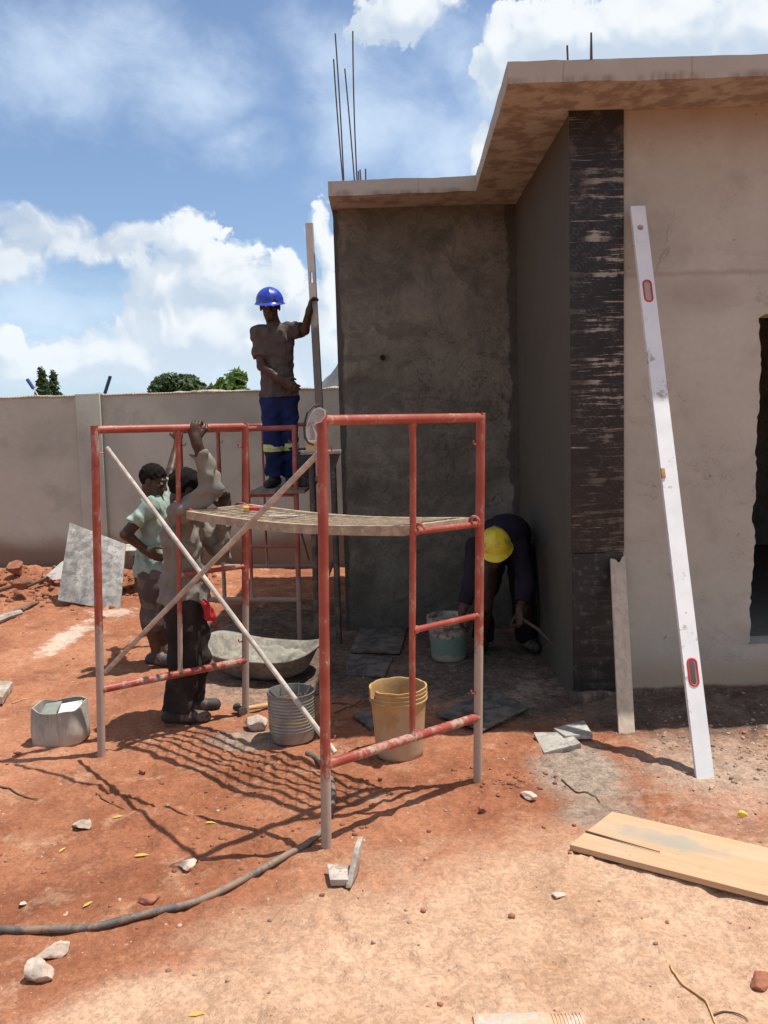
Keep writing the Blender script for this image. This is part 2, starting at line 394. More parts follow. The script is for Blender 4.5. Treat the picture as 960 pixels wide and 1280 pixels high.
    cell = t.new('ShaderNodeTexVoronoi'); t.put(cell.inputs['Vector'], p); cell.inputs['Scale'].default_value = 75
    br_ = t.add(br_, t.mul(t.sub(t.sep(cell.outputs['Color'])[0], 0.5), 0.28))
    col = t.mix(1.0, col, t.comb(t.add(1.0, br_), t.add(1.0, br_), t.add(1.0, br_)), 'MULTIPLY')
    sp_ = t.mul(t.ss(t.noise(p, 42, 2, 0.5), 0.70, 0.74), t.ss(t.noise(p, 1.4, 3, 0.5), 0.42, 0.6)); col = t.mix(t.mul(sp_, 0.8), col, (0.62, 0.50, 0.38))
    hgt = t.add(t.mul(fin, 0.6), t.add(t.mul(t.noise(p, 38, 6, 0.7), 0.45), t.mul(grit, 0.22)))
    n = t.bump(hgt, 1.0, 0.022)
    cl = t.ss(t.voro(p, 55, 'F1'), 0.0, 0.30, 1.0, 0.0); sel = t.ss(t.noise(p, 6, 3, 0.5), 0.52, 0.64)
    n = t.bump(t.mul(cl, sel), 0.5, 0.006, n)
    return t.fin(col, 0.95, n, spec=0.15)

def mat_plaster(name, base, dark, amt=0.5, wet=None, sc=1.0, bump=0.35, z_stain=None, speck=0.5, tint=None):
    t = material(name); p = t.pos(); x, y, z = t.sep(p)
    a = t.noise(p, 0.9*sc, 6, 0.6, 0.4); b = t.noise(p, 3.4*sc, 7, 0.65); f = t.noise(p, 30, 6, 0.7)
    c = t.mix(t.mul(t.ss(a, 0.38, 0.66), amt), base, dark)
    c = t.mix(t.mul(t.ss(b, 0.48, 0.70), amt*0.6), c, [v*0.8 for v in dark])
    c = t.mix(t.mul(t.ss(f, 0.3, 0.7), 0.16), c, [v*0.55 for v in base])
    if tint is not None: c = t.mix(t.mul(t.ss(t.noise(t.v('ADD', p, (9, 4, 2)), 0.7, 4, 0.6), 0.5, 0.72), 0.5), c, tint)
    if wet is not None:
        w = t.ss(t.add(t.noise(p, 1.1, 6, 0.62, 0.6), t.mul(t.sub(b, 0.5), 0.35)), 0.50, 0.56); c = t.mix(t.mul(w, 0.75), c, wet)
    if z_stain is not None:
        (zt, zc) = z_stain; s_ = t.ss(t.add(z, t.mul(t.sub(a, 0.5), 0.5)), zt*0.45, zt, 0.9, 0.0); c = t.mix(s_, c, zc)
    sp = t.mul(t.ss(t.noise(p, 22, 3, 0.55), 0.70, 0.76), t.ss(t.noise(p, 1.6, 3, 0.5), 0.45, 0.65)); c = t.mix(t.mul(sp, speck), c, [v*0.35 for v in dark])
    h = t.add(t.mul(b, 0.8), t.add(t.mul(a, 1.2), t.mul(f, 0.25)))
    n = t.bump(h, bump, 0.02); n = t.bump(t.noise(t.v('MULTIPLY', p, (1, 1, 0.5)), 70, 4, 0.6), bump*0.5, 0.003, n)
    return t.fin(c, 0.9, n, spec=0.2)

def mat_recess():
    t = material('rough_wet_render'); p = t.pos(); x, y, z = t.sep(p)
    a = t.noise(p, 1.1, 7, 0.66, 0.5); b = t.noise(p, 4.0, 8, 0.68, 0.8); f = t.noise(p, 34, 6, 0.7); lo = t.noise(t.v('ADD', p, (4, 1, 7)), 0.6, 5, 0.6)
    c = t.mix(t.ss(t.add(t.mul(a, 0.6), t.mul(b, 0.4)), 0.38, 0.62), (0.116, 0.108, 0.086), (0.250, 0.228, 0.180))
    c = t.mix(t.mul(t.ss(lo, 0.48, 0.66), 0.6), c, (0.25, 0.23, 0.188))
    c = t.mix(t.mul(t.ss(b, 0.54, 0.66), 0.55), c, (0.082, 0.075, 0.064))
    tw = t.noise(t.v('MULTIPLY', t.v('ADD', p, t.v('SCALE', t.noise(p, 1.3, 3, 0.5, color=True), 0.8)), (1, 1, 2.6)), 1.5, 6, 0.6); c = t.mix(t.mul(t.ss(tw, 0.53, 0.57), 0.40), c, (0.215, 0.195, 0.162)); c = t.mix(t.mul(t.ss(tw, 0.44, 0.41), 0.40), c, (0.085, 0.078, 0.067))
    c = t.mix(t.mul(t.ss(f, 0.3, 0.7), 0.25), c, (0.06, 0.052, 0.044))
    cr_ = t.mul(t.ss(t.m('ABSOLUTE', t.sub(t.noise(p, 2.2, 6, 0.62, 1.2), 0.5)), 0.010, 0.0), t.ss(lo, 0.40, 0.55)); c = t.mix(t.mul(cr_, 0.7), c, (0.035, 0.03, 0.025))
    # fresh dark render at both edges, its margin torn
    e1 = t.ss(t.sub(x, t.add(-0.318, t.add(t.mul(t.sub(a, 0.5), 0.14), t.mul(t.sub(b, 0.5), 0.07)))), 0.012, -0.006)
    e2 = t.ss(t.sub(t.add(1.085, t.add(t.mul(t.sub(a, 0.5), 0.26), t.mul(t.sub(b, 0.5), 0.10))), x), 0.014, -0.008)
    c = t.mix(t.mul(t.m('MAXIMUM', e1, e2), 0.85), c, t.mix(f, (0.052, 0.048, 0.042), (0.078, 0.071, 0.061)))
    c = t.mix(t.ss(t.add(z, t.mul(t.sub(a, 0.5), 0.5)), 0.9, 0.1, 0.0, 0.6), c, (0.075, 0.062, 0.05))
    n = t.bump(t.add(t.mul(b, 0.9), t.add(t.mul(a, 1.3), t.mul(f, 0.25))), 0.85, 0.03)
    return t.fin(c, 0.85, n, spec=0.25)

def mat_facade():
    t = material('facade_plaster'); p = t.pos(); x, y, z = t.sep(p)
    a = t.noise(p, 0.8, 5, 0.6, 0.3); b = t.noise(p, 2.6, 7, 0.65); f = t.noise(p, 26, 6, 0.7)
    c = t.mix(t.ss(a, 0.3, 0.7), (0.50, 0.485, 0.42), (0.42, 0.405, 0.348))
    c = t.mix(t.mul(t.ss(b, 0.5, 0.72), 0.45), c, (0.30, 0.27, 0.23))
    tr = t.noise(t.v('MULTIPLY', t.v('ADD', p, t.v('SCALE', t.noise(p, 1.5, 3, 0.5, color=True), 0.5)), (2.2, 1, 7)), 1.6, 6, 0.65); c = t.mix(t.mul(t.ss(tr, 0.55, 0.70), 0.30), c, (0.33, 0.30, 0.26)); c = t.mix(t.mul(t.ss(tr, 0.42, 0.30), 0.22), c, (0.56, 0.52, 0.46))
    ck = t.mul(t.ss(t.m('ABSOLUTE', t.sub(t.noise(p, 0.9, 7, 0.6, 1.0), 0.5)), 0.0035, 0.0), t.ss(b, 0.45, 0.6)); c = t.mix(t.mul(ck, 0.5), c, (0.18, 0.15, 0.12))
    # a lift joint at two metres with a damp bruise under it
    j = t.m('ABSOLUTE', t.sub(z, t.add(2.62, t.mul(t.sub(b, 0.5), 0.06))))
    c = t.mix(t.mul(t.ss(j, 0.028, 0.0), 0.5), c, (0.30, 0.235, 0.19))
    br = t.v('LENGTH', t.v('MULTIPLY', t.v('SUBTRACT', p, (1.92, 5.12, 2.50)), (1/.32, 0, 1/.16)))
    c = t.mix(t.mul(t.ss(t.add(br, t.mul(t.sub(b, 0.5), 1.6)), 1.1, 0.2), 0.40), c, (0.27, 0.22, 0.18))
    c = t.mix(t.mul(t.ss(t.add(z, t.mul(t.sub(a, 0.5), 0.3)), 3.30, 3.56), 0.5), c, (0.30, 0.225, 0.165))
    c = t.mix(t.ss(t.add(z, t.mul(t.sub(b, 0.5), 0.35)), 0.36, 0.12, 0.0, 0.75), c, (0.42, 0.30, 0.20))
    c = t.mix(t.ss(t.add(z, t.mul(t.sub(b, 0.5), 0.16)), 0.085, 0.055, 0.0, 0.95), c, (0.17, 0.085, 0.05))
    sp = t.ss(t.noise(p, 14, 3, 0.5), 0.73, 0.77); c = t.mix(t.mul(sp, 0.6), c, (0.16, 0.12, 0.09))
    c = t.mix(t.mul(t.ss(f, 0.35, 0.7), 0.10), c, (0.25, 0.2, 0.16))
    n = t.bump(t.add(t.mul(b, 0.8), t.mul(a, 1.0)), 0.25, 0.02); n = t.bump(f, 0.2, 0.003, n)
    return t.fin(c, 0.9, n, spec=0.2)

def mat_concrete_edge():
    t = material('cast_concrete'); p = t.pos(); x, y, z = t.sep(p)
    a = t.noise(p, 1.3, 6, 0.62, 0.3); b = t.noise(p, 6, 7, 0.68); st = t.noise(t.v('MULTIPLY', p, (5, 5, 0.6)), 1.6, 5, 0.6)
    c = t.mix(t.ss(a, 0.3, 0.7), (0.455, 0.43, 0.372), (0.41, 0.382, 0.325))
    c = t.mix(t.mul(t.ss(b, 0.45, 0.8), 0.20), c, (0.27, 0.22, 0.175))
    edge = t.mul(t.ss(t.add(z, t.mul(t.sub(b, 0.5), 0.08)), 3.625, 3.585), t.ss(st, 0.42, 0.62)); c = t.mix(t.mul(edge, 0.6), c, (0.17, 0.12, 0.09))
    crack = t.mul(t.ss(t.m('ABSOLUTE', t.sub(t.m('FRACT', t.add(t.mul(x, 1.45), t.mul(t.sub(b, 0.5), 0.05))), 0.5)), 0.012, 0.0), 1.0); c = t.mix(t.mul(t.mul(crack, t.ss(z, 3.580, 3.590)), 0.32), c, (0.12, 0.09, 0.07))
    n = t.bump(t.add(b, a), 0.45, 0.012)
    return t.fin(c, 0.9, n, spec=0.2)

def mat_formply(name, smear=1.0):
    t = material(name); p = t.pos(); x, y, z = t.sep(p)
    b = t.noise(p, 5, 6, 0.65); f = t.noise(p, 40, 5, 0.7)
    c = t.mix(b, (0.012, 0.0118, 0.0115), (0.029, 0.027, 0.0255))
    # rows of a worn printed mark running up to the right, no longer legible
    u = t.mul(t.add(x, z), 0.7071); v = t.mul(t.sub(z, x), 0.7071)
    cu = t.m('FRACT', t.mul(u, 21)); cv = t.m('FRACT', t.mul(v, 13)); iu = t.m('MODULO', t.add(t.m('FLOOR', t.mul(u, 21)), t.m('FLOOR', t.mul(v, 13))), 3)
    ring = t.ss(t.m('ABSOLUTE', t.sub(t.v('LENGTH', t.comb(t.mul(t.sub(cu, 0.5), 1.0), t.mul(t.sub(cv, 0.5), 1.5), 0)), 0.32)), 0.15, 0.07)
    bar = t.mul(t.m('MAXIMUM', t.ss(t.m('ABSOLUTE', t.sub(cu, 0.25)), 0.13, 0.07), t.ss(t.m('ABSOLUTE', t.sub(cu, 0.72)), 0.13, 0.07)), t.ss(t.m('ABSOLUTE', t.sub(cv, 0.5)), 0.27, 0.22))
    gl = t.mix(t.ss(iu, 0.9, 1.1), ring, bar)
    c = t.mix(t.mul(t.mul(gl, t.ss(t.noise(p, 4, 5, 0.65), 0.44, 0.60)), 0.55*smear), c, (0.066, 0.050, 0.041))
    # thin scrapes and dragged plaster
    ln = t.noise(t.comb(t.mul(x, 2.2), 0, t.mul(z, 95)), 1.0, 3, 0.6); lm = t.noise(t.comb(t.mul(x, 5), 0, t.mul(z, 7)), 1.0, 4, 0.6)
    thin = t.mul(t.ss(ln, 0.615, 0.665), t.ss(lm, 0.44, 0.56)); thin = t.mul(thin, t.ss(z, 0.9, 1.0))
    c = t.mix(t.mul(thin, 0.8*smear), c, (0.42, 0.35, 0.29))
    sm = t.add(t.mul(t.noise(t.comb(t.add(t.mul(x, 2.0), 3), 0, t.add(t.mul(z, 30), t.mul(b, 0.8))), 1.0, 8, 0.70), 0.7), t.mul(t.noise(t.comb(t.mul(x, 9), 0, t.mul(z, 5)), 1.0, 5, 0.65), 0.3))
    zone = t.mul(t.ss(z, 1.45, 2.05, 0.25, 1.0), t.ss(z, 3.45, 3.05)); zone = t.mul(zone, t.ss(t.add(x, t.mul(t.sub(b, 0.5), 0.25)), 1.20, 1.30, 0.15, 1.0))
    c = t.mix(t.mul(t.mul(t.ss(sm, 0.515, 0.565), zone), 0.92*smear), c, t.mix(f, (0.20, 0.18, 0.152), (0.50, 0.455, 0.39)))
    top = t.mul(t.ss(z, 2.9, 3.15), t.ss(t.noise(p, 7, 6, 0.7), 0.52, 0.64)); c = t.mix(t.mul(top, 0.4*smear), c, (0.19, 0.155, 0.13))
    dust = t.ss(t.noise(p, 22, 6, 0.75), 0.52, 0.72); c = t.mix(t.mul(dust, 0.55 if smear < 0.5 else 0.18), c, (0.17, 0.15, 0.13))
    n = t.bump(t.add(sm, t.mul(f, 0.3)), 0.3, 0.004)
    return t.fin(c, 0.5, n, spec=0.35)

def mat_redpaint(name, red=(0.26, 0.046, 0.026), wearz=0.3, amt=0.5, dusty=(0.50, 0.41, 0.33)):
    t = material(name); p = t.pos(); x, y, z = t.sep(p); o = p
    a = t.noise(o, 7, 5, 0.6); b = t.noise(o, 28, 6, 0.7); s = t.noise(t.v('MULTIPLY', o, (1, 1, 0.45)), 46, 4, 0.65)
    c = t.mix(t.ss(a, 0.3, 0.7), red, [min(1, v*1.35+0.03) for v in red])
    c = t.mix(t.mul(t.ss(a, 0.45, 0.75), 0.45), c, (0.33, 0.11, 0.06))
    wear = t.ss(t.add(t.add(t.mul(a, 0.55), t.mul(s, 0.5)), t.ss(t.add(z, t.mul(t.sub(a, 0.5), 0.5)), wearz-0.12, wearz+0.38, 0.36*amt*2, 0.0)), 0.625-amt*0.10, 0.71-amt*0.06)
    c = t.mix(t.mul(wear, 0.88), c, t.mix(b, dusty, [v*0.62 for v in dusty]))
    rust = t.ss(t.noise(o, 16, 5, 0.7), 0.64, 0.70); c = t.mix(t.mul(rust, 0.7), c, (0.13, 0.055, 0.035))
    n = t.bump(t.add(wear, t.mul(b, 0.5)), 0.45, 0.0025)
    return t.fin(c, t.ss(wear, 0, 1, 0.42, 0.9), n, spec=0.4)

def mat_galv(name, col=(0.52, 0.46, 0.39), splat=0.6):
    t = material(name); p = t.pos()
    a = t.noise(p, 14, 6, 0.65); b = t.noise(p, 60, 5, 0.7)
    c = t.mix(t.ss(a, 0.35, 0.65), col, [v*0.62 for v in col]); c = t.mix(t.mul(t.ss(b, 0.55, 0.7), 0.5), c, (0.20, 0.13, 0.09))
    c = t.mix(t.mul(t.ss(t.noise(p, 22, 5, 0.7), 0.58, 0.66), splat), c, (0.62, 0.55, 0.46))
    return t.fin(c, 0.75, t.bump(a, 0.3, 0.002), spec=0.4)

def mat_wood(name, col, grain=14, axis=0, weather=0.4, grey=(0.34, 0.30, 0.25), world=False, rotz=None, contrast=1.0):
    t = material(name); p = t.pos() if world else t.obj()
    if rotz is not None:
        vr = t.new('ShaderNodeVectorRotate', rotation_type='Z_AXIS'); t.put(vr.inputs['Vector'], p); vr.inputs['Angle'].default_value = rotz; p = vr.outputs[0]
    sc = [grain*3, grain*3, grain*3]; sc[axis] = grain*0.22
    g = t.noise(t.v('MULTIPLY', p, tuple(sc)), 1.0, 6, 0.62, 0.8); k = t.noise(p, 3.0, 5, 0.6)
    c = t.mix(t.ss(g, 0.32, 0.68), [v*(1-0.26*contrast) for v in col], [min(1, v*(1+0.15*contrast)) for v in col])
    c = t.mix(t.mul(t.ss(k, 0.45, 0.68), weather), c, grey)
    c = t.mix(t.mul(t.ss(t.noise(p, 18, 5, 0.7), 0.60, 0.70), 0.35), c, [v*0.4 for v in col])
    return t.fin(c, 0.82, t.bump(g, 0.3, 0.003), spec=0.25)

def mat_cloth(name, col, col2=None, scale=60, dust=None, dust_amt=0.3):
    t = material(name); p = t.obj()
    n = t.noise(p, 5, 5, 0.6); w = t.noise(p, 160, 3, 0.5)
    c = t.mix(t.ss(n, 0.3, 0.7), [v*0.78 for v in col], [min(1, v*1.18) for v in col])
    if col2 is not None: c = t.mix(t.ss(t.noise(p, 9, 3, 0.5), 0.5, 0.56), c, col2)
    if dust is not None: c = t.mix(t.mul(t.ss(t.noise(p, 7, 6, 0.7), 0.5, 0.68), dust_amt), c, dust)
    return t.fin(c, 0.92, t.bump(t.add(t.mul(n, 3.0), t.mul(w, 0.3)), 0.35, 0.006), spec=0.15)

def mat_skin():
    t = material('dark_skin'); p = t.obj()
    n = t.noise(p, 18, 5, 0.6)
    c = t.mix(t.ss(n, 0.3, 0.7), (0.050, 0.027, 0.018), (0.085, 0.047, 0.032))
    t.b.inputs['Subsurface Weight'].default_value = 0.05; t.b.inputs['Subsurface Radius'].default_value = (0.01, 0.004, 0.002)
    return t.fin(c, 0.48, t.bump(t.noise(p, 140, 3, 0.6), 0.15, 0.002), spec=0.3)

def mat_bucket(name, col, grime, z0, amount=0.5, rough=0.5):
    t = material(name); p = t.obj(); x, y, z = t.sep(p)
    a = t.noise(p, 9, 6, 0.65); b = t.noise(p, 40, 5, 0.7); dr = t.noise(t.v('MULTIPLY', p, (26, 26, 4)), 1.0, 5, 0.65)
    c = t.mix(t.ss(a, 0.3, 0.7), col, [v*0.72 for v in col])
    c = t.mix(t.ss(t.add(dr, t.ss(z, z0, 0, 0.0, 0.34)), 0.60-amount*0.15, 0.74), c, grime)
    c = t.mix(t.mul(t.ss(b, 0.52, 0.7), 0.4), c, [v*0.5 for v in grime])
    return t.fin(c, rough, t.bump(t.add(a, b), 0.25, 0.003), spec=0.4)

M = {}
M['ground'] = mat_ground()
M['facade'] = mat_facade()
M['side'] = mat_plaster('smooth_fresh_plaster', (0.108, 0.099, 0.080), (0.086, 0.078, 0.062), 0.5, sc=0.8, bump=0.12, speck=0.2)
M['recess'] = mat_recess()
M['wetedge'] = mat_plaster('fresh_dark_render', (0.12, 0.105, 0.09), (0.09, 0.08, 0.07), 0.6, sc=2, bump=0.5)
M['boundary'] = mat_plaster('boundary_render', (0.53, 0.535, 0.455), (0.40, 0.40, 0.335), 0.9, sc=0.8, bump=0.3, z_stain=(0.55, (0.20, 0.135, 0.09)), speck=0.8, tint=(0.46, 0.43, 0.355))
M['coping'] = mat_plaster('rough_mortar', (0.50, 0.44, 0.36), (0.33, 0.28, 0.22), 0.8, sc=6, bump=0.8)
M['concrete'] = mat_concrete_edge()
M['ply'] = mat_formply('film_faced_plywood', 1.0); M['ply2'] = mat_formply('dusty_film_plywood', 0.3)
M['red'] = mat_redpaint('red_scaffold_paint', amt=0.46, wearz=0.18)
M['redworn'] = mat_redpaint('worn_red_paint', amt=0.74, wearz=0.45)
M['redsplat'] = mat_redpaint('splattered_red_paint', amt=1.15, wearz=-0.6)
M['reddull'] = mat_redpaint('dull_red_paint', red=(0.26, 0.062, 0.048), amt=0.62, wearz=0.30, dusty=(0.40, 0.30, 0.24))
M['brace'] = mat_galv('galvanised_brace')
M['deckmesh'] = mat_galv('rusted_mesh', (0.46, 0.36, 0.25), 0.5)
M['steel'] = mat_simple('dark_steel', (0.075, 0.066, 0.06), 0.6, 0.5, 0.3, 30, 0.3, dirt=(0.16, 0.135, 0.11), dirt_amt=0.5)
M['rebar'] = mat_simple('rusty_rebar', (0.085, 0.055, 0.045), 0.8, 0.2, 0.3, 30, 0.3)
M['alu'] = mat_simple('white_anodised_aluminium', (0.77, 0.77, 0.765), 0.55, 0.05, 0.05, 6, 0.03, dirt=(0.42, 0.38, 0.33), dirt_amt=0.10, dirt_scale=7)
t = material('mortar_smeared_aluminium'); p_ = t.obj(); zz = t.sep(p_)[2]; nn = t.noise(p_, 7, 6, 0.65)
c_ = t.mix(t.ss(nn, 0.3, 0.7), (0.52, 0.51, 0.47), (0.64, 0.63, 0.59))
c_ = t.mix(t.ss(t.add(zz, t.mul(t.sub(nn, 0.5), 0.35)), 1.08, 0.98, 0.0, 0.92), c_, t.mix(t.noise(p_, 24, 5, 0.65), (0.075, 0.068, 0.06), (0.19, 0.172, 0.15)))
M['alugrey'] = t.fin(c_, 0.65, t.bump(t.noise(p_, 20, 5, 0.65), 0.3, 0.004))
M['redplastic'] = mat_simple('red_plastic', (0.52, 0.035, 0.045), 0.45, 0, 0.1, 40)
M['amber'] = mat_simple('amber_vial', (0.42, 0.26, 0.10), 0.3, 0, 0.2, 40)
M['batten'] = mat_wood('weathered_batten', (0.56, 0.455, 0.35), 10, 2, 0.35, (0.46, 0.40, 0.33), contrast=0.7)
M['plank'] = mat_wood('pale_plywood', (0.545, 0.35, 0.21), 7, 0, 0.25, (0.42, 0.38, 0.31), rotz=RAD(35), contrast=0.45)
M['timber'] = mat_wood('yellow_timber', (0.55, 0.35, 0.17), 12, 0, 0.2)
M['timberdark'] = mat_wood('old_dark_timber', (0.16, 0.11, 0.08), 12, 0, 0.4, (0.2, 0.16, 0.13))
M['boardgrey'] = mat_wood('grey_shutter_board', (0.33, 0.29, 0.25), 7, 0, 0.6, (0.44, 0.41, 0.38))
M['board_scuffed'] = mat_simple('scuffed_shutter_board', (0.225, 0.205, 0.185), 0.6, 0, 0.4, 14, 0.2, dirt=(0.36, 0.335, 0.305), dirt_amt=0.35, dirt_scale=11)
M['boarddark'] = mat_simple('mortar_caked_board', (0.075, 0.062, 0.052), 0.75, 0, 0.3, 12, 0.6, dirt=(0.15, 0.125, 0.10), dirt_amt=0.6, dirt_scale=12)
M['mortar'] = mat_simple('wet_mortar', (0.265, 0.245, 0.195), 0.8, 0, 0.25, 14, 0.9, dirt=(0.19, 0.175, 0.14), dirt_amt=0.5)
M['tray'] = mat_simple('mortar_caked_steel', (0.19, 0.17, 0.14), 0.75, 0.2, 0.3, 12, 0.6, dirt=(0.29, 0.26, 0.21), dirt_amt=0.6)
M['chunk'] = mat_simple('broken_concrete', (0.46, 0.40, 0.34), 0.92, 0, 0.25, 16, 1.0, dirt=(0.30, 0.22, 0.16), dirt_amt=0.5)
M['slabgrey'] = mat_simple('grey_mortar_slab', (0.40, 0.37, 0.32), 0.9, 0, 0.25, 14, 0.9, dirt=(0.26, 0.23, 0.2), dirt_amt=0.5)
M['stone'] = mat_simple('pale_stone', (0.53, 0.43, 0.345), 0.92, 0, 0.2, 14, 0.8, dirt=(0.42, 0.24, 0.15), dirt_amt=0.45)
M['brickbit'] = mat_simple('red_brick_bit', (0.30, 0.115, 0.065), 0.95, 0, 0.2, 20, 0.6)
M['clod'] = mat_simple('laterite_clod', (0.27, 0.105, 0.058), 0.95, 0, 0.3, 9, 0.8)
M['gravel'] = mat_simple('pale_gravel', (0.36, 0.25, 0.175), 0.95, 0, 0.5, 9, 0.5)
M['beige'] = mat_bucket('beige_plastic', (0.54, 0.335, 0.135), (0.46, 0.32, 0.20), 0.36, 0.5)
M['greyplastic'] = mat_bucket('cement_coated_plastic', (0.37, 0.345, 0.30), (0.44, 0.41, 0.35), 0.2, 0.6, 0.8)
t = material('whitish_green_plastic'); p_ = t.obj(); zz = t.sep(p_)[2]
w_ = t.ss(t.add(zz, t.mul(t.sub(t.noise(p_, 9, 6, 0.65), 0.5), 0.16)), 0.185, 0.205)
c_ = t.mix(w_, t.mix(t.noise(p_, 14, 5, 0.6), (0.145, 0.195, 0.158), (0.21, 0.262, 0.218)), t.mix(t.ss(t.noise(p_, 16, 6, 0.7), 0.45, 0.6), (0.40, 0.355, 0.29), (0.16, 0.11, 0.075)))
c_ = t.mix(t.ss(t.add(zz, t.mul(t.sub(t.noise(p_, 11, 5, 0.6), 0.5), 0.12)), 0.07, 0.04), c_, (0.33, 0.28, 0.22))
M['green'] = t.fin(c_, 0.55, t.bump(t.noise(p_, 25, 5, 0.7), 0.3, 0.004))
M['hose'] = mat_simple('dusty_black_hose', (0.105, 0.095, 0.085), 0.7, 0, 0.3, 20, 0.2, dirt=(0.24, 0.16, 0.11), dirt_amt=0.6)
M['skin'] = mat_skin()
M['hair'] = mat_simple('black_hair', (0.012, 0.010, 0.009), 0.9, 0, 0.3, 120, 0.8, spec=0.1)
M['eye'] = mat_simple('eye_white', (0.55, 0.5, 0.45), 0.2, 0, 0.05)
M['pupil'] = mat_simple('dark_iris', (0.01, 0.006, 0.004), 0.15)
M['greyshirt'] = mat_cloth('faded_grey_cotton', (0.195, 0.178, 0.152), dust=(0.28, 0.25, 0.21))
M['trouser'] = mat_cloth('black_trousers', (0.026, 0.022, 0.020), dust=(0.10, 0.075, 0.06), dust_amt=0.35)
M['redcloth'] = mat_cloth('red_patterned_cotton', (0.40, 0.03, 0.035), col2=(0.05, 0.02, 0.02))
M['mint'] = mat_cloth('mint_cotton', (0.265, 0.335, 0.285), dust=(0.34, 0.36, 0.31))
M['shorts'] = mat_cloth('brown_check_shorts', (0.085, 0.066, 0.058), col2=(0.13, 0.105, 0.094))
M['tshirt'] = mat_cloth('brown_tshirt', (0.098, 0.078, 0.070), dust=(0.15, 0.125, 0.11))
M['navy'] = mat_cloth('navy_work_trousers', (0.018, 0.028, 0.095))
M['reflect'] = mat_simple('reflective_yellow_band', (0.52, 0.68, 0.12), 0.4, 0, 0.1)
M['silver'] = mat_simple('silver_band', (0.55, 0.56, 0.55), 0.4, 0.3, 0.1)
M['purple'] = mat_cloth('purple_grey_sleeve', (0.022, 0.018, 0.028))
M['darkcloth'] = mat_cloth('dark_overalls', (0.010, 0.0095, 0.012))
M['shoe'] = mat_simple('dusty_shoe', (0.035, 0.03, 0.028), 0.7, 0, 0.3, 30, 0.2, dirt=(0.15, 0.105, 0.08), dirt_amt=0.35)
M['sandal'] = mat_simple('grey_sandal', (0.30, 0.27, 0.25), 0.7)
M['bluehat'] = mat_simple('blue_helmet_plastic', (0.022, 0.05, 0.40), 0.3, 0, 0.08, 12, dirt=(0.10, 0.13, 0.36), dirt_amt=0.2)
M['yellowhat'] = mat_simple('yellow_helmet_plastic', (0.70, 0.54, 0.03), 0.35, 0, 0.08, 12, dirt=(0.36, 0.27, 0.08), dirt_amt=0.35)
M['print'] = mat_simple('pale_blue_print', (0.10, 0.22, 0.36), 0.8)
M['black'] = mat_simple('black_plastic', (0.02, 0.02, 0.02), 0.5)
M['blackdusty'] = mat_simple('dusty_black_plastic', (0.03, 0.03, 0.034), 0.6, 0, 0.2, 20, dirt=(0.10, 0.09, 0.08), dirt_amt=0.4)
M['bottle'] = mat_simple('dusty_bottle', (0.50, 0.45, 0.38), 0.6, 0, 0.2, 12, 0.3, dirt=(0.50, 0.33, 0.21), dirt_amt=0.75, dirt_scale=14)
M['white'] = mat_simple('dusty_white', (0.66, 0.63, 0.58), 0.8, 0, 0.1, 12, 0.2, dirt=(0.45, 0.37, 0.3), dirt_amt=0.4)
M['yellowleaf'] = mat_simple('yellow_leaf', (0.56, 0.34, 0.06), 0.7, 0, 0.35, 60)
M['straw'] = mat_simple('dry_straw', (0.52, 0.32, 0.14), 0.85, 0, 0.25, 30)
M['twig'] = mat_simple('dry_twig', (0.12, 0.075, 0.05), 0.9, 0, 0.3, 30)
M['yellowplastic'] = mat_simple('yellow_plastic', (0.72, 0.47, 0.06), 0.5)
M['blackhole'] = mat_simple('painted_hole_dark', (0.01, 0.009, 0.008), 1.0)
M['bluepipe'] = mat_simple('dark_blue_pipe', (0.03, 0.05, 0.10), 0.5)
M['bark'] = mat_simple('bark', (0.12, 0.085, 0.06), 0.9, 0, 0.3, 12, 0.8)
M['floorcem'] = mat_simple('interior_screed', (0.22, 0.20, 0.17), 0.9)
def stain(m_, centre, radii, colour, amt, rot=0.0):
    nt = NT(m_.node_tree); b_ = m_.node_tree.nodes['Principled BSDF']; src = b_.inputs['Base Color'].links[0].from_socket; p = nt.pos()
    q = nt.v('SUBTRACT', p, tuple(centre)); vr = nt.new('ShaderNodeVectorRotate', rotation_type='Z_AXIS'); nt.put(vr.inputs['Vector'], q); vr.inputs['Angle'].default_value = rot
    e_ = nt.v('LENGTH', nt.v('MULTIPLY', vr.outputs[0], (1/radii[0], 1/radii[1], 1/radii[2])))
    k_ = nt.mul(nt.ss(nt.add(e_, nt.mul(nt.sub(nt.noise(p, 9, 7, 0.7), 0.5), 1.8)), 1.15, 0.35), amt)
    nt.put(b_.inputs['Base Color'], nt.mix(k_, src, colour))
gs_ = G(835, 1062); stain(M['plank'], (gs_[0], gs_[1], 0), (0.26, 0.075, 9), (0.33, 0.30, 0.24), 0.85, RAD(35))
t = material('hill_rock'); p_ = t.pos()
M['hill'] = t.fin(t.mix(t.ss(t.noise(p_, 0.12, 6, 0.65), 0.4, 0.6), (0.11, 0.125, 0.14), (0.17, 0.18, 0.18)), 0.95)
def mat_leaf(name, a, b):
    t = material(name); r = t.new('ShaderNodeNewGeometry').outputs['Random Per Island']
    t.b.inputs['Transmission Weight'].default_value = 0.0
    t.fin(t.mix(r, a, b), 0.55, spec=0.35)
    m = bpy.data.materials[name]; nt = t
    tr = nt.new('ShaderNodeBsdfTranslucent'); nt.put(tr.inputs[0], [v*1.4 for v in b]); ms = nt.new('ShaderNodeMixShader'); ms.inputs[0].default_value = 0.25
    out = [n for n in nt.N if n.type == 'OUTPUT_MATERIAL'][0]
    nt.L.new(nt.b.outputs[0], ms.inputs[1]); nt.L.new(tr.outputs[0], ms.inputs[2]); nt.L.new(ms.outputs[0], out.inputs[0])
    return m
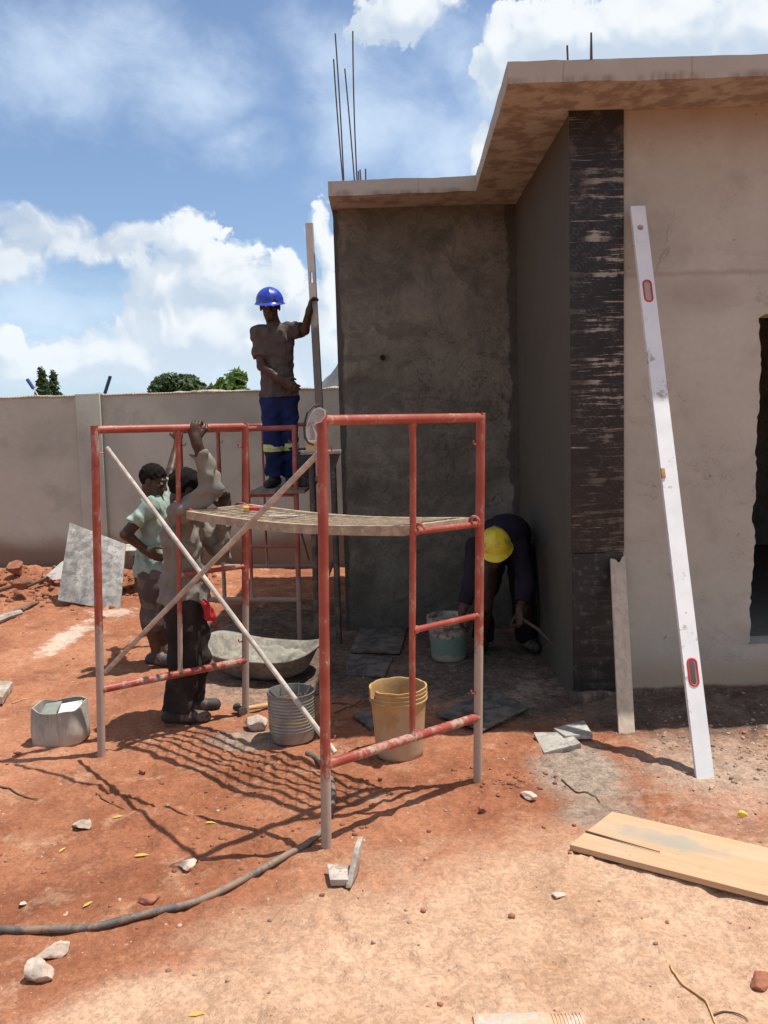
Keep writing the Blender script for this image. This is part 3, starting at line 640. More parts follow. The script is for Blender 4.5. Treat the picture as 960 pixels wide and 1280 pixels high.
M['leafdark'] = mat_leaf('dark_leaves', (0.022, 0.050, 0.014), (0.055, 0.095, 0.025))
M['leaflight'] = mat_leaf('light_leaves', (0.06, 0.12, 0.022), (0.13, 0.21, 0.045))
M['leafcon'] = mat_leaf('conifer_leaves', (0.03, 0.065, 0.022), (0.07, 0.11, 0.04))
t = material('clear_plastic'); t.b.inputs['Alpha'].default_value = 0.26
M['clear'] = t.fin((0.62, 0.60, 0.58), 0.18)
t = material('ribbed_grey_plastic'); p_ = t.obj(); zz = t.sep(p_)[2]
cc = t.mix(t.ss(t.noise(p_, 8, 6, 0.65), 0.35, 0.65), (0.20, 0.185, 0.165), (0.30, 0.28, 0.245))
band = t.mul(t.mul(t.ss(zz, .115, .12), t.ss(zz, .155, .15)), t.ss(t.noise(t.v('MULTIPLY', p_, (12, 12, 90)), 1, 3, 0.6), 0.46, 0.56)); cc = t.mix(t.mul(band, 0.6), cc, (0.55, 0.40, 0.05))
M['ribbed'] = t.fin(cc, 0.32, metal=0.25)

# ------------------------------------------------------------------ ground: one sheet to the horizon, dense where the camera looks
def axis(lo, hi, step, far):
    a = np.arange(lo, hi+1e-6, step); out = []; s = step; v = hi
    while v < far: s *= 1.22; v += s; out.append(v)
    inn = []; s = step; v = lo
    while v > -far: s *= 1.22; v -= s; inn.append(v)
    return np.concatenate([inn[::-1], a, out])
xs = axis(-4.6, 2.8, 0.016, 600); ys = axis(1.6, 10.7, 0.018, 600)
gx, gy = np.meshgrid(xs, ys); gz = gh(gx, gy)
Vg = np.stack([gx.ravel(), gy.ravel(), gz.ravel()], 1).astype(np.float32); nx, ny = len(xs), len(ys)
ii = (np.arange(ny-1)[:, None]*nx+np.arange(nx-1)[None, :]).ravel(); Q = np.stack([ii, ii+1, ii+nx+1, ii+nx], 1).astype(np.int32)
me = bpy.data.meshes.new('ground'); me.vertices.add(len(Vg)); me.vertices.foreach_set('co', Vg.ravel())
me.loops.add(Q.size); me.loops.foreach_set('vertex_index', Q.ravel()); me.polygons.add(len(Q)); me.polygons.foreach_set('loop_start', np.arange(0, Q.size, 4, dtype=np.int32))
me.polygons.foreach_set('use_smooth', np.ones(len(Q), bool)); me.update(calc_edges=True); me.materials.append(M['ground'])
go = bpy.data.objects.new('ground', me); COL.objects.link(go); go['kind'] = 'structure'

# rocky hill far behind the wall
hx, hy = np.meshgrid(np.linspace(-75, 95, 90), np.linspace(262, 345, 44))
r2 = ((hx-10)/30)**2+((hy-305)/30)**2
hzz = 60*np.exp(-r2*1.1)*(1+0.16*fbm(hx*0.05, hy*0.05, oct=4))+3.0*fbm(hx*0.12, hy*0.12, oct=4)*np.exp(-r2)-1.5
hn = hx.shape[1]; Vh = np.stack([hx.ravel(), hy.ravel(), hzz.ravel()], 1)
Fh = [(j*hn+i, j*hn+i+1, (j+1)*hn+i+1, (j+1)*hn+i) for j in range(hx.shape[0]-1) for i in range(hn-1)]
ho = link('hill', Vh, Fh, M['hill'], smooth=True); ho['kind'] = 'structure'

# ------------------------------------------------------------------ the unfinished house
XW, YF, YB, XL, ZS, ZR = 1.168, 5.12, 7.10, -0.354, 3.575, 3.688
house = thing('unfinished_house', 'unfinished plastered house with flat concrete roof and dark recessed corner', 'house', (2.5, 7.2, 0))
YE, XE = 9.6, 6.2
# facade: jagged edge towards the opening
zz_ = np.linspace(0.33, 2.37, 90)
jx = 2.318-0.043*(2.37-zz_)/2.04+0.012*fbm(zz_*7, zz_*0, oct=4)+0.006*fbm(zz_*40, zz_*0+3, oct=3); jx[0] = 2.262; jx[-1] = 2.34
mb = MB()
poly = [(XW+0.2, YF, 0.33)]+[(jx[i], YF, zz_[i]) for i in range(len(zz_))]+[(XW+0.2, YF, 2.37)]
mb.prism(poly, (0, 0.2, 0))
mb.box(((XW+0.2+XE)/2, YF+0.1, 0.115), (XE-XW-0.2, 0.2, 0.43)); mb.box(((XW+0.2+XE)/2, YF+0.1, (2.37+ZS)/2), (XE-XW-0.2, 0.2, ZS-2.37))
mb.box(((3.5+XE)/2, YF+0.1, 1.35), (XE-3.5, 0.2, 2.04))
obj('front_wall', mb, M['facade'], house, angle=40)
mb = MB(); mb.box((XW+0.1, (YF+YB+0.2)/2, (ZS-0.1)/2), (0.2, YB+0.2-YF, ZS+0.1)); obj('side_wall', mb, M['side'], house)
# recessed wall: displaced sheet so that the rough render throws real relief
nxw, nzw = 150, 340
wx, wz = np.meshgrid(np.linspace(XL, XW, nxw), np.linspace(-0.1, ZS, nzw))
wy = YB+0.02-0.016*fbm(wx*1.6, wz*1.6, oct=4)-0.006*fbm(wx*7, wz*7+5, oct=3)
wy += 0.012*sstep(wx+0.03*fbm(wz*3, wz*0+2, oct=3), -0.27, -0.30)
Vw = np.stack([wx.ravel(), wy.ravel(), wz.ravel()], 1)
Fw_ = [(j*nxw+i, j*nxw+i+1, (j+1)*nxw+i+1, (j+1)*nxw+i) for j in range(nzw-1) for i in range(nxw-1)]
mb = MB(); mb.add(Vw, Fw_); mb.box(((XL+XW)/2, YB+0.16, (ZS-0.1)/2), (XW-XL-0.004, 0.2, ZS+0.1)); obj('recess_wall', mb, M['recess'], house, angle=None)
mb = MB(); mb.box((XL+0.1, (YB+0.26+YE)/2, (ZS-0.1)/2), (0.2, YE-YB-0.26, ZS+0.1)); obj('side_wall', mb, M['side'], house)
mb = MB(); mb.box(((XL+XE)/2, YE+0.1, (ZS-0.1)/2), (XE-XL, 0.2, ZS+0.1)); mb.box((XE-0.1, (YF+0.2+YE)/2, (ZS-0.1)/2), (0.2, YE-YF-0.2, ZS+0.1)); obj('rear_wall', mb, M['coping'], house)
mb = MB(); mb.box(((XW+0.2+XE-0.2)/2, (YF+0.2+YE)/2, 0.14), (XE-XW-0.4, YE-YF-0.2, 0.28)); obj('floor', mb, M['floorcem'], house)
hp = D(478, 447, YB-0.01); mb = MB(); a_ = np.linspace(0, 2*math.pi, 11)[:-1]
mb.prism([(hp[0]+0.021*math.cos(q)*(1+0.25*math.sin(3*q)), YB-0.012, hp[2]+0.024*math.sin(q)*(1+0.2*math.cos(5*q))) for q in a_], (0, 0.05, 0)); obj('hole', mb, M['blackhole'], house)  # black disc proud of the wall; the dark inside of a hole is painted
# roof slab, edges subdivided and chipped
def chipped(poly, z0, z1, step=0.05):
    pts = []
    for i in range(len(poly)):
        a, b = np.array(poly[i], float), np.array(poly[(i+1) % len(poly)], float); n = max(1, int(np.linalg.norm(b-a)/step))
        for k in range(n): pts.append(a+(b-a)*k/n)
    pts = np.array(pts); k = len(pts)
    jt = 0.006*fbm(pts[:, 0]*5, pts[:, 1]*5, oct=3); jb = 0.004*fbm(pts[:, 0]*9+4, pts[:, 1]*9, oct=3)
    V = np.vstack([np.c_[pts, np.full(k, z0)+jb], np.c_[pts+np.c_[jt, jt]*0.5, np.full(k, (z0+z1)/2)], np.c_[pts, np.full(k, z1)+jt]])
    Fc = [(i, (i+1) % k, k+(i+1) % k, k+i) for i in range(k)]+[(k+i, k+(i+1) % k, 2*k+(i+1) % k, 2*k+i) for i in range(k)]+[tuple(range(k))[::-1], tuple(range(2*k, 3*k))]
    return V, Fc
mb = MB(); mb.add(*chipped([(0.735, 4.69), (XE+0.4, 4.66), (XE+0.4, YE+0.5), (XL-0.012, YE+0.5), (XL-0.012, 6.75), (0.79, 6.71)], ZS, ZR)); roof = obj('roof_slab', mb, M['concrete'], house, angle=30)
# reinforcement bars left standing
def rebar(p0, p1, bend=0.0, r=0.0065):
    p0, p1 = np.array(p0), np.array(p1); m_ = (p0+p1)/2+np.array([bend, 0, 0])
    mb = MB(); t_ = np.linspace(0, 1, 9)[:, None]; mb.tube((1-t_)**2*p0+2*t_*(1-t_)*m_+t_**2*p1, r, 6); obj('rebar', mb, M['rebar'], house)
for (b, tp, Y, bend) in [((430, 228), (419, 42), 7.05, .01), ((430, 228), (417, 74), 7.12, -.01), ((444, 227), (431, 86), 7.1, .006), ((447, 226), (441, 39), 7.2, -.02), ((452, 226), (450, 212), 7.1, 0), ((457, 226), (457, 211), 7.15, 0), ((449, 226), (448, 214), 7.2, 0),
                         ((741, 80), (739, 41), 5.5, 0.0), ((737, 80), (739, 46), 5.55, 0), ((712, 82), (709, 57), 5.5, 0)]:
    p0 = D(*b, Y); p0[2] = ZR-0.03; rebar(p0, D(*tp, Y), bend)
# rough strip along the front; the soil's shade is put into its dark colour
mb = MB(); fx_ = np.linspace(XW-0.02, XE, 160)
top = 0.055+0.02*fbm(fx_*4, fx_*0+3, oct=4); fr = YF-0.018-0.02*np.abs(fbm(fx_*5, fx_*0+8, oct=4))
for i in range(159): mb.hexa([(fx_[i], fr[i]-0.03, -0.05), (fx_[i+1], fr[i+1]-0.03, -0.05), (fx_[i+1], YF+0.05, -0.05), (fx_[i], YF+0.05, -0.05)], [(fx_[i], fr[i], top[i]), (fx_[i+1], fr[i+1], top[i+1]), (fx_[i+1], YF+0.05, top[i+1]), (fx_[i], YF+0.05, top[i])])
obj('shaded_soil_strip', mb, mat_simple('painted_soil_shade', (0.11, 0.075, 0.055), 0.95, 0, 0.4, 12, 1.0, dirt=(0.20, 0.15, 0.11), dirt_amt=0.4), house, angle=None)

# shutter boards clamped to the corner
mb = MB(); mb.box((1.318, YF-0.012, 2.262), (0.322, 0.018, 2.632)); tag(obj('formwork_board', mb, M['ply'], bevel=0.002), 'tall black film-faced board on the house corner, streaked with plaster, upper of two', 'board', 'formwork boards on the house corner')
mb = MB(); mb.box((1.318, YF-0.011, 0.472), (0.314, 0.018, 0.935)); tag(obj('formwork_board', mb, M['ply2'], bevel=0.002), 'short dusty dark board at the foot of the house corner, lower of two', 'board', 'formwork boards on the house corner')

# ------------------------------------------------------------------ boundary wall
YBW = 10.7
bw = thing('boundary_wall', 'long grey rendered boundary wall with rough uncapped top', 'wall', (-5, YBW+0.1, 0))
mb = MB(); mb.box((-4.5, YBW+0.1, 1.09), (31, 0.2, 2.38)); obj('wall', mb, M['boundary'], bw)
mb = MB(); mb.box((-3.72, YBW-0.03, 1.10), (0.31, 0.055, 2.40)); obj('pilaster', mb, M['boundary'], bw, bevel=0.006)
mb = MB(); cx_ = np.linspace(-20, 11, 900); th = 0.012+0.028*np.maximum(0, fbm(cx_*5, cx_*0+1, oct=4)); thb = 0.012+0.03*np.maximum(0, fbm(cx_*5, cx_*0+9, oct=4))
for i in range(899): mb.hexa([(cx_[i], YBW-0.012, 2.27), (cx_[i+1], YBW-0.012, 2.27), (cx_[i+1], YBW+0.21, 2.27), (cx_[i], YBW+0.21, 2.27)], [(cx_[i], YBW, 2.28+th[i]), (cx_[i+1], YBW, 2.28+th[i+1]), (cx_[i+1], YBW+0.2, 2.28+thb[i+1]), (cx_[i], YBW+0.2, 2.28+thb[i])])
obj('mortar_top', mb, M['coping'], bw, angle=None)
# ------------------------------------------------------------------ trees beyond the wall
def leaves(name, mat, parent, clumps, n, size, seed, flat=0.0):
    r = np.random.default_rng(seed); V = []; Fc = []
    w = np.array([c[1][0]*c[1][1]*c[1][2] for c in clumps])**0.67; w = w/w.sum()
    pick = r.choice(len(clumps), n, p=w)
    d = r.normal(size=(n, 3)); d /= np.linalg.norm(d, axis=1)[:, None]; rad = r.random(n)**0.28
    C_ = np.array([c[0] for c in clumps])[pick]; R_ = np.array([c[1] for c in clumps])[pick]
    pos = C_+d*rad[:, None]*R_
    nrm = d+r.normal(size=(n, 3))*0.7+np.array([0, 0, 0.5]); nrm /= np.linalg.norm(nrm, axis=1)[:, None]
    a = np.cross(nrm, r.normal(size=(n, 3))); a /= np.linalg.norm(a, axis=1)[:, None]; b = np.cross(nrm, a)
    s = size*(0.6+0.8*r.random(n))[:, None]
    q = np.stack([pos-a*s, pos-b*s*0.45, pos+a*s, pos+b*s*0.45], 1).reshape(-1, 3)
    f = [(4*i, 4*i+1, 4*i+2, 4*i+3) for i in range(n)]
    base = wloc(parent); return link(name, q-base, f, mat, parent)
def tree(name, label, x, Y, top, rx, mat, seed, n, size, group=None, conifer=False, dens=9):
    r = np.random.default_rng(seed); b = np.array([x, Y, 0.0])
    tr = thing(name, label, 'tree', b, group)
    mb = MB(); mb.tube([b+(0, 0, -0.1), b+(0.03, 0, top*0.3), b+(-0.02, 0.02, top*0.6), b+(0.02, 0, top*0.92)], [0.14*rx+.03, 0.11*rx+.02, 0.07*rx+.01, 0.02], 8)
    cl = []
    if conifer:
        for k in range(11):
            f = k/10; cl.append((b+(0, 0, top*(0.12+0.86*f)), (rx*(1-f*0.86), rx*(1-f*0.86), top*0.06)))
    else:
        for k in range(dens):
            th_ = r.random()*2*math.pi; q = r.random()**0.5; hh = top*(0.52+0.30*r.random())
            c_ = b+np.array([math.cos(th_)*rx*0.62*q, math.sin(th_)*rx*0.62*q, hh]); s_ = rx*(0.34+0.16*r.random())
            cl.append((c_, (s_, s_, s_*0.85)))
            mb.tube([b+(0, 0, top*0.34), (b+(0, 0, top*0.4)+c_)/2, c_], [0.05*rx, 0.035*rx, 0.012], 6)
        zmax = max(c[0][2]+c[1][2] for c in cl); cl = [(c[0]+np.array([0, 0, top-zmax]), c[1]) for c in cl]
    obj('trunk', mb, M['bark'], tr)
    leaves('crown', mat, tr, cl, n, size, seed+5)
    return tr
def atY(px_, py_, Y): return D(px_, py_, Y)
q = atY(222, 466, 22); tree('mango_tree', 'dense dark green round tree showing over the boundary wall', q[0], 22, q[2], 0.86, M['leafdark'], 3, 15000, 0.075, dens=26)
q = atY(290, 461, 18); tree('leafy_tree', 'loose light green leafy treetop beside the dark round tree, left of the worker', q[0], 18, q[2], 0.56, M['leaflight'], 8, 1500, 0.095, dens=9)
q = atY(258, 480, 19); tree('leafy_tree', 'small low dark treetop between the round tree and the light green one', q[0]+0.1, 19, q[2], 0.5, M['leafdark'], 9, 900, 0.08, dens=7)
q = atY(52, 464, 30); tree('conifer_tree', 'taller pointed conifer of the pair over the wall at far left', q[0], 30, q[2], 0.95, M['leafcon'], 4, 6500, 0.10, conifer=True)
q = atY(66, 468, 30.6); tree('conifer_tree', 'slightly shorter pointed conifer just right of the taller one over the wall', q[0], 30.6, q[2], 0.90, M['leafcon'], 6, 6000, 0.10, conifer=True)
# pipes standing up behind the wall
for (a, b, Y, lab) in [((132, 489), (138, 470), 11.2, 'short dark blue pipe sticking up behind the wall near the pilaster'), ((46, 492), (34, 474), 13.0, 'thin pale pole with blue tip leaning behind the wall by the conifers')]:
    p1 = D(*b, Y); p0 = D(*a, Y); dd = (p0-p1)/np.linalg.norm(p0-p1); p0 = p1+dd*(p1[2]+0.05)/-dd[2]
    tp = thing('pipe', lab, 'pipe', (p0[0], p0[1], 0))
    mb = MB()
    if Y < 12: mb.tube([p0, p1], 0.022, 10); obj('tube', mb, M['bluepipe'], tp)
    else:
        mb.tube([p0, p1+dd*0.16], 0.010, 8); obj('tube', mb, M['white'], tp)
        mb = MB(); mb.tube([p1+dd*0.17, p1], 0.028, 8); obj('tip', mb, mat_simple('blue_tip', (0.03, 0.07, 0.25), 0.5), tp)

# ------------------------------------------------------------------ scaffolds
def npt(a): return np.array(a, float)
LEAN = npt([0.028, 0.004, 1.0])
def frame_part(parent, A, B, Hh, lean, mats, rungs, inner=0.52, z_low=0.355, rt=0.0215, ri=0.0145, pins=True, lower=True):
    """an H frame: posts at A and B, top bar, lower bar, an inner pole and rungs between inner pole and post B"""
    A, B = npt(A), npt(B); up = lean*Hh/lean[2]
    ul = lambda P, z: P+lean*(z/lean[2])
    mb = MB(); e = (B-A)/np.linalg.norm(B-A)
    mb.tube([ul(A, Hh-0.022)+e*0.0, ul(B, Hh-0.022)], rt, 14)
    fr = obj('frame', mb, mats[0], parent)
    mb = MB(); mb.tube([ul(A, z_low+0.02), ul(B, z_low-0.01)], rt, 14); obj('lower_bar', mb, M['redsplat'] if mats[0] is M['red'] and mats[1] is not M['reddull'] else mats[2], fr)
    for P_, mt in ((A, mats[1]), (B, mats[2])):
        mb = MB(); mb.tube([ul(P_, z) for z in np.linspace(-0.03, Hh, 10)], rt, 16); obj('post', mb, mt, fr)
    I = A+(B-A)*inner
    def welded(a, b, r_, wob=0.0015):
        a, b = npt(a), npt(b); L_ = np.linalg.norm(b-a); ts = np.r_[0, 0.022/L_, 0.030/L_, 0.036/L_, np.linspace(0.06, 0.94, 12), 1-0.036/L_, 1-0.030/L_, 1-0.022/L_, 1]
        rr = np.full(len(ts), r_); rr[[0, 1, -2, -1]] = r_*1.28; rr[[2, -3]] = r_*1.15
        q_ = a+(b-a)*ts[:, None]; k_ = rng.random(3)*50; env = np.minimum(ts, 1-ts)*6; env = np.minimum(env, 1)
        for i_ in range(3): q_[:, i_] += wob*env*fbm(ts*3+k_[i_], ts*0+k_[i_], oct=2)
        return q_, rr
    mb = MB(); mb.tube(*welded(ul(I, z_low), ul(I, Hh-0.03), ri), 12); obj('inner_pole', mb, mats[1], fr)
    for z in rungs:
        mb = MB(); mb.tube(*welded(ul(I, z+0.005), ul(B, z), ri), 12)
        obj('rung', mb, mats[0], fr)
    if pins:
        n_ = npt([e[1], -e[0], 0])
        for P_, sgn in ((A, 1), (B, -1)):
            for z in (1.66, 0.47):
                mb = MB(); c_ = ul(P_, z); mb.tube([c_, c_+e*sgn*0.045, c_+e*sgn*0.05+npt([0, 0, 0.018])], 0.005, 6); obj('pin', mb, mats[0], fr)
    return fr
P1, P2, P3, P4 = G(408, 1065), G(597, 982), G(127, 945), G(307, 893)
sc1 = thing('scaffold', 'red painted scaffold of two frames with crossed braces, nearest the camera', 'scaffold', (-0.6, 4.1, 0), 'red steel scaffolds')
frame_part(sc1, P1, P2, 1.805, npt([0.026, 0, 1]), (M['red'], M['red'], M['redworn']), (0.845, 1.285), inner=0.53)
frame_part(sc1, P3, P4, 1.805, npt([0.045, -0.01, 1]), (M['red'], M['redworn'], M['redworn']), (0.935, 1.285), inner=0.52)
def brace(parent, a, b, r=0.0125):
    mb = MB(); mb.tube([a, b], r, 10)
    for e_, o_ in ((a, b), (b, a)):
        d_ = (o_-e_)/np.linalg.norm(o_-e_)
    obj('cross_brace', mb, M['brace'], parent)
brace(sc1, D(134, 560, 4.385), D(419, 941, 3.355), 0.0115)
brace(sc1, D(132, 840, 4.37), D(399, 566, 3.345), 0.0125)

# mesh platform hooked over the rungs
def on(P_, Q_, t, z, lean): return P_+(Q_-P_)*t+lean*z
la, lb = npt([0.045, -0.01, 1]), npt([0.026, 0, 1])
c00 = on(P3, P4, 0.54, 1.318, la); c01 = on(P3, P4, 0.985, 1.318, la); c10 = on(P1, P2, 0.55, 1.318, lb); c11 = on(P1, P2, 0.96, 1.318, lb)
# the platform overhangs slightly in front of the inner poles
dv = (c00-c01)/np.linalg.norm(c00-c01)
c00 = c00+dv*0.03; c10 = c10+dv*0.03
c00, c10 = c00+(c10-c00)*0.062, c10-(c10-c00)*0.012; c01, c11 = c01+(c11-c01)*0.03, c11-(c11-c01)*0.012
def deckp(u, v):
    p_ = (c00*(1-u)+c10*u)*(1-v)+(c01*(1-u)+c11*u)*v
    return p_+npt([0, 0, -0.028*math.sin(math.pi*u)])
deck = thing('scaffold_platform', 'rusty steel mesh walkway platform hooked between the two near scaffold frames', 'platform', (c00+c11)/2)
mb = MB()
for v_ in (0.0, 1.0):
    prev = None
    for k in range(17):
        u_ = k/16; p_ = deckp(u_, v_); 
        sec = [p_+npt([0, 0, 0]), p_+npt([0, 0, -0.045])]
        off = dv*(0.012)
        q4 = [sec[0]-off, sec[0]+off, sec[1]+off, sec[1]-off]
        if prev is not None: mb.hexa(prev, q4)
        prev = q4
for u_ in (0.0, 1.0):
    a_, b_ = deckp(u_, 0), deckp(u_, 1); ax = (deckp(1, .5)-deckp(0, .5)); ax /= np.linalg.norm(ax)
    q = lambda p_: [p_-ax*0.012, p_+ax*0.012, p_+ax*0.012+npt([0, 0, -0.04]), p_-ax*0.012+npt([0, 0, -0.04])]
    mb.hexa(q(a_), q(b_))
obj('edge_frame', mb, M['deckmesh'], deck)
mb = MB(); Ld, Wd = np.linalg.norm(c10-c00), np.linalg.norm(c01-c00); step = 0.085
for sg in (1, -1):
    s0 = -Wd*1.15 if sg == 1 else 0
    k = s0
    while k < Ld+Wd*1.15:
        pts_ = []
        for w_ in np.linspace(0, 1, 9):
            l_ = k+sg*w_*Wd*1.05
            if 0 <= l_ <= Ld: pts_.append(deckp(l_/Ld, w_)+npt([0, 0, -0.004+0.002*sg]))
        if len(pts_) > 1: mb.tube(pts_, 0.0019, 4)
        k += step
for v_ in (0.17, 0.33, 0.5, 0.67, 0.83):
    mb.tube([deckp(u_, v_)+npt([0, 0, -0.016]) for u_ in np.linspace(0, 1, 12)], 0.011, 6)
obj('mesh', mb, M['deckmesh'], deck, angle=None)
for (u_, v_) in ((0, 0.06), (0, 0.94), (1, 0.08), (1, 0.94)):
    p_ = deckp(u_, v_); ax = (deckp(1, .5)-deckp(0, .5)); ax /= np.linalg.norm(ax); s_ = -1 if u_ == 0 else 1
    mb = MB(); aa = np.linspace(0, math.pi*1.05, 9); r_ = 0.027
    mb.tube([p_+npt([0, 0, -0.018])+ax*s_*(0.012+r_-r_*math.cos(q_)*(1.0 if u_ else 2.2))+npt([0, 0, r_*0.9*math.sin(q_)]) for q_ in aa], 0.0075, 8); obj('hook', mb, M['redworn'], deck)
# small things on the platform
def capsule_thing(name, label, cat, pieces, group=None):
    t_ = thing(name, label, cat, pieces[0][1][0], group)
    for (nm, pts_, r_, mt) in pieces:
        mb = MB(); mb.tube(pts_, r_, 12); obj(nm, mb, mt, t_)
    return t_
ta, tb = D(305, 626, 4.66), D(329, 633, 4.62)
zt = deckp(0.15, 0.75)[2]+0.014
ta[2] = zt+0.004; tb[2] = zt
dt = tb-ta
capsule_thing('chisel', 'small chisel with red and yellow handle lying on the mesh platform', 'tool', [('handle', [ta+dt*0.30, tb], [0.0135, 0.009], M['redplastic']), ('handle_end', [ta, ta+dt*0.295], 0.0138, M['yellowplastic'])])
wa, wb = D(336, 641, 4.4), D(372, 637, 4.35); wa[2] = wb[2] = deckp(0.3, 0.6)[2]+0.006
mb = MB(); mb.slab([wa+npt([0, -.012, .004]), wb+npt([0, -.012, .004]), wb+npt([0, .012, .004]), wa+npt([0, .012, .004])], 0.006); tag(obj('lath', mb, M['white']), 'thin white lath lying on the mesh platform', 'lath')

# goggles hanging on the near post
gt = P1+npt([0.026, 0, 1])*1.80
gob = thing('safety_goggles', 'clear safety goggles hung by black strap on near scaffold post top', 'goggles', gt)
def gp(x, y, o=0.0): return D(x, y, 3.255-o)
out = [(406, 513), (400, 510), (393, 512), (388, 519), (384, 530), (383, 542), (386, 551), (392, 553), (395, 548), (395, 542), (392, 537), (391, 532), (395, 529), (401, 527), (406, 520)]
mb = MB(); fr_ = [gp(x, y, 0.012*math.sin((y-509)/44*math.pi)) for x, y in out]; bk_ = [p_+npt([0.004, 0.014, 0]) for p_ in fr_]
k = len(out); mb.add(np.array(fr_+bk_), [tuple(range(k)), tuple(range(2*k-1, k-1, -1))]+[(i, (i+1) % k, k+(i+1) % k, k+i) for i in range(k)]); obj('lens', mb, M['clear'], gob)
mb = MB(); mb.tube([gp(x, y, 0.018) for x, y in out], 0.0028, 8, closed=True); obj('rim', mb, M['clear'], gob)
mb = MB(); mb.tube([gp(400, 506, -0.06), gp(391, 508, -.02), gp(384, 516, 0), gp(380, 532, 0), gp(381, 547, 0), gp(386, 554, .004), gp(392, 556, .01)], 0.0042, 8); obj('strap', mb, M['black'], gob)

# rear scaffold, under the standing worker
sc2 = thing('scaffold', 'faded dull red scaffold behind, carrying the worker in the blue helmet', 'scaffold', (-1.2, 7.6, 0), 'red steel scaffolds')
R2 = G(375, 800); R1 = D(221, 541, 6.862); R1 = npt([R1[0], 6.862, 0]); S1 = G(281, 752); S2 = npt([S1[0]+0.97, S1[1], 0])
frame_part(sc2, R1, R2, 1.80, npt([0.012, 0, 1]), (M['reddull'],)*3, (0.80, 1.225), inner=0.585, ri=0.014)
frame_part(sc2, S1, S2, 1.84, npt([0.006, 0, 1]), (M['red'], M['reddull'], M['reddull']), (0.80, 1.235), inner=0.47, ri=0.012)
brace(sc2, npt([R1[0]-0.02, R1[1], 1.45]), npt([S1[0]-0.02, S1[1], 0.5])); brace(sc2, npt([R1[0]-0.03, R1[1], .5]), npt([S1[0]-0.03, S1[1], 1.45]))
brace(sc2, npt([R2[0]+0.02, R2[1], 1.0]), npt([S2[0]-0.06, S2[1]-0.2, 0.45]))
mb = MB(); zb = 1.268
for (xa, xb) in ((-1.10, -0.885), (-0.875, -0.645)): mb.slab([(xa, 6.80, zb), (xb, 6.80, zb), (xb+0.02, 8.72, zb+.01), (xa+0.02, 8.72, zb+.01)], 0.028)
tag(obj('scaffold_boards', mb, mat_wood('trodden_board', (0.24, 0.165, 0.125), 9, 1, 0.6, (0.32, 0.26, 0.21)), bevel=0.003), 'pair of brown boards the worker in the blue helmet stands on', 'boards')

# trestle beside the rear scaffold with mortar board and timber
tz = D(415, 562, 6.75)[2]
tre = thing('trestle', 'tall narrow dark steel stand with light top beside the recess wall', 'trestle', (-0.50, 6.75, 0))
xa, xb = D(378, 562, 6.75)[0], D(427, 562, 6.75)[0]
mb = MB(); mb.slab([(xa, 6.58, tz), (xb, 6.58, tz), (xb, 6.93, tz), (xa, 6.93, tz)], 0.03); obj('top', mb, M['slabgrey'], tre, bevel=0.003)
for lx in (D(390, 600, 6.75)[0], D(417, 600, 6.75)[0]):
    mb = MB(); mb.tube([(lx, 6.75, -0.02), (lx, 6.75, tz-0.03)], 0.026, 10); obj('leg', mb, M['steel'], tre)
mb = MB(); mb.prism([(xb-0.01, 6.72, tz-0.032), (xb-0.10, 6.72, tz-0.032), (D(417, 600, 6.75)[0], 6.72, tz-0.20)], (0, 0.03, 0)); obj('bracket', mb, M['steel'], tre)
mb = MB(); mb.tube([(D(390, 600, 6.75)[0], 6.75, 0.3), (D(417, 600, 6.75)[0], 6.75, 0.75)], 0.014, 8); obj('cross_bar', mb, M['steel'], tre)
mb = MB(); a_ = D(383, 562, 6.62); mb.box((a_[0]+0.055, 6.70, tz+0.042), (0.11, 0.20, 0.078)); tag(obj('timber_block', mb, M['timber'], bevel=0.003), 'yellow sawn timber offcut on the stand behind the near post', 'timber')
# black jerrycan by the worker's leg
jb = npt([-0.70, 7.22, 1.271])
jc = thing('jerrycan', 'black plastic jerrycan on the scaffold boards beside the worker', 'container', jb)
mb = MB(); mb.lathe([(0.0, 0.0), (0.075, 0.0), (0.085, 0.02), (0.085, 0.22), (0.07, 0.26), (0.03, 0.28), (0.028, 0.30), (0, 0.30)], jb, 24, sq=4); obj('body', mb, M['blackdusty'], jc)
mb = MB(); mb.tube([jb+npt([-.05, 0, .265]), jb+npt([-.045, 0, .32]), jb+npt([.03, 0, .325]), jb+npt([.05, 0, .27])], 0.011, 8); obj('handle', mb, M['blackdusty'], jc)

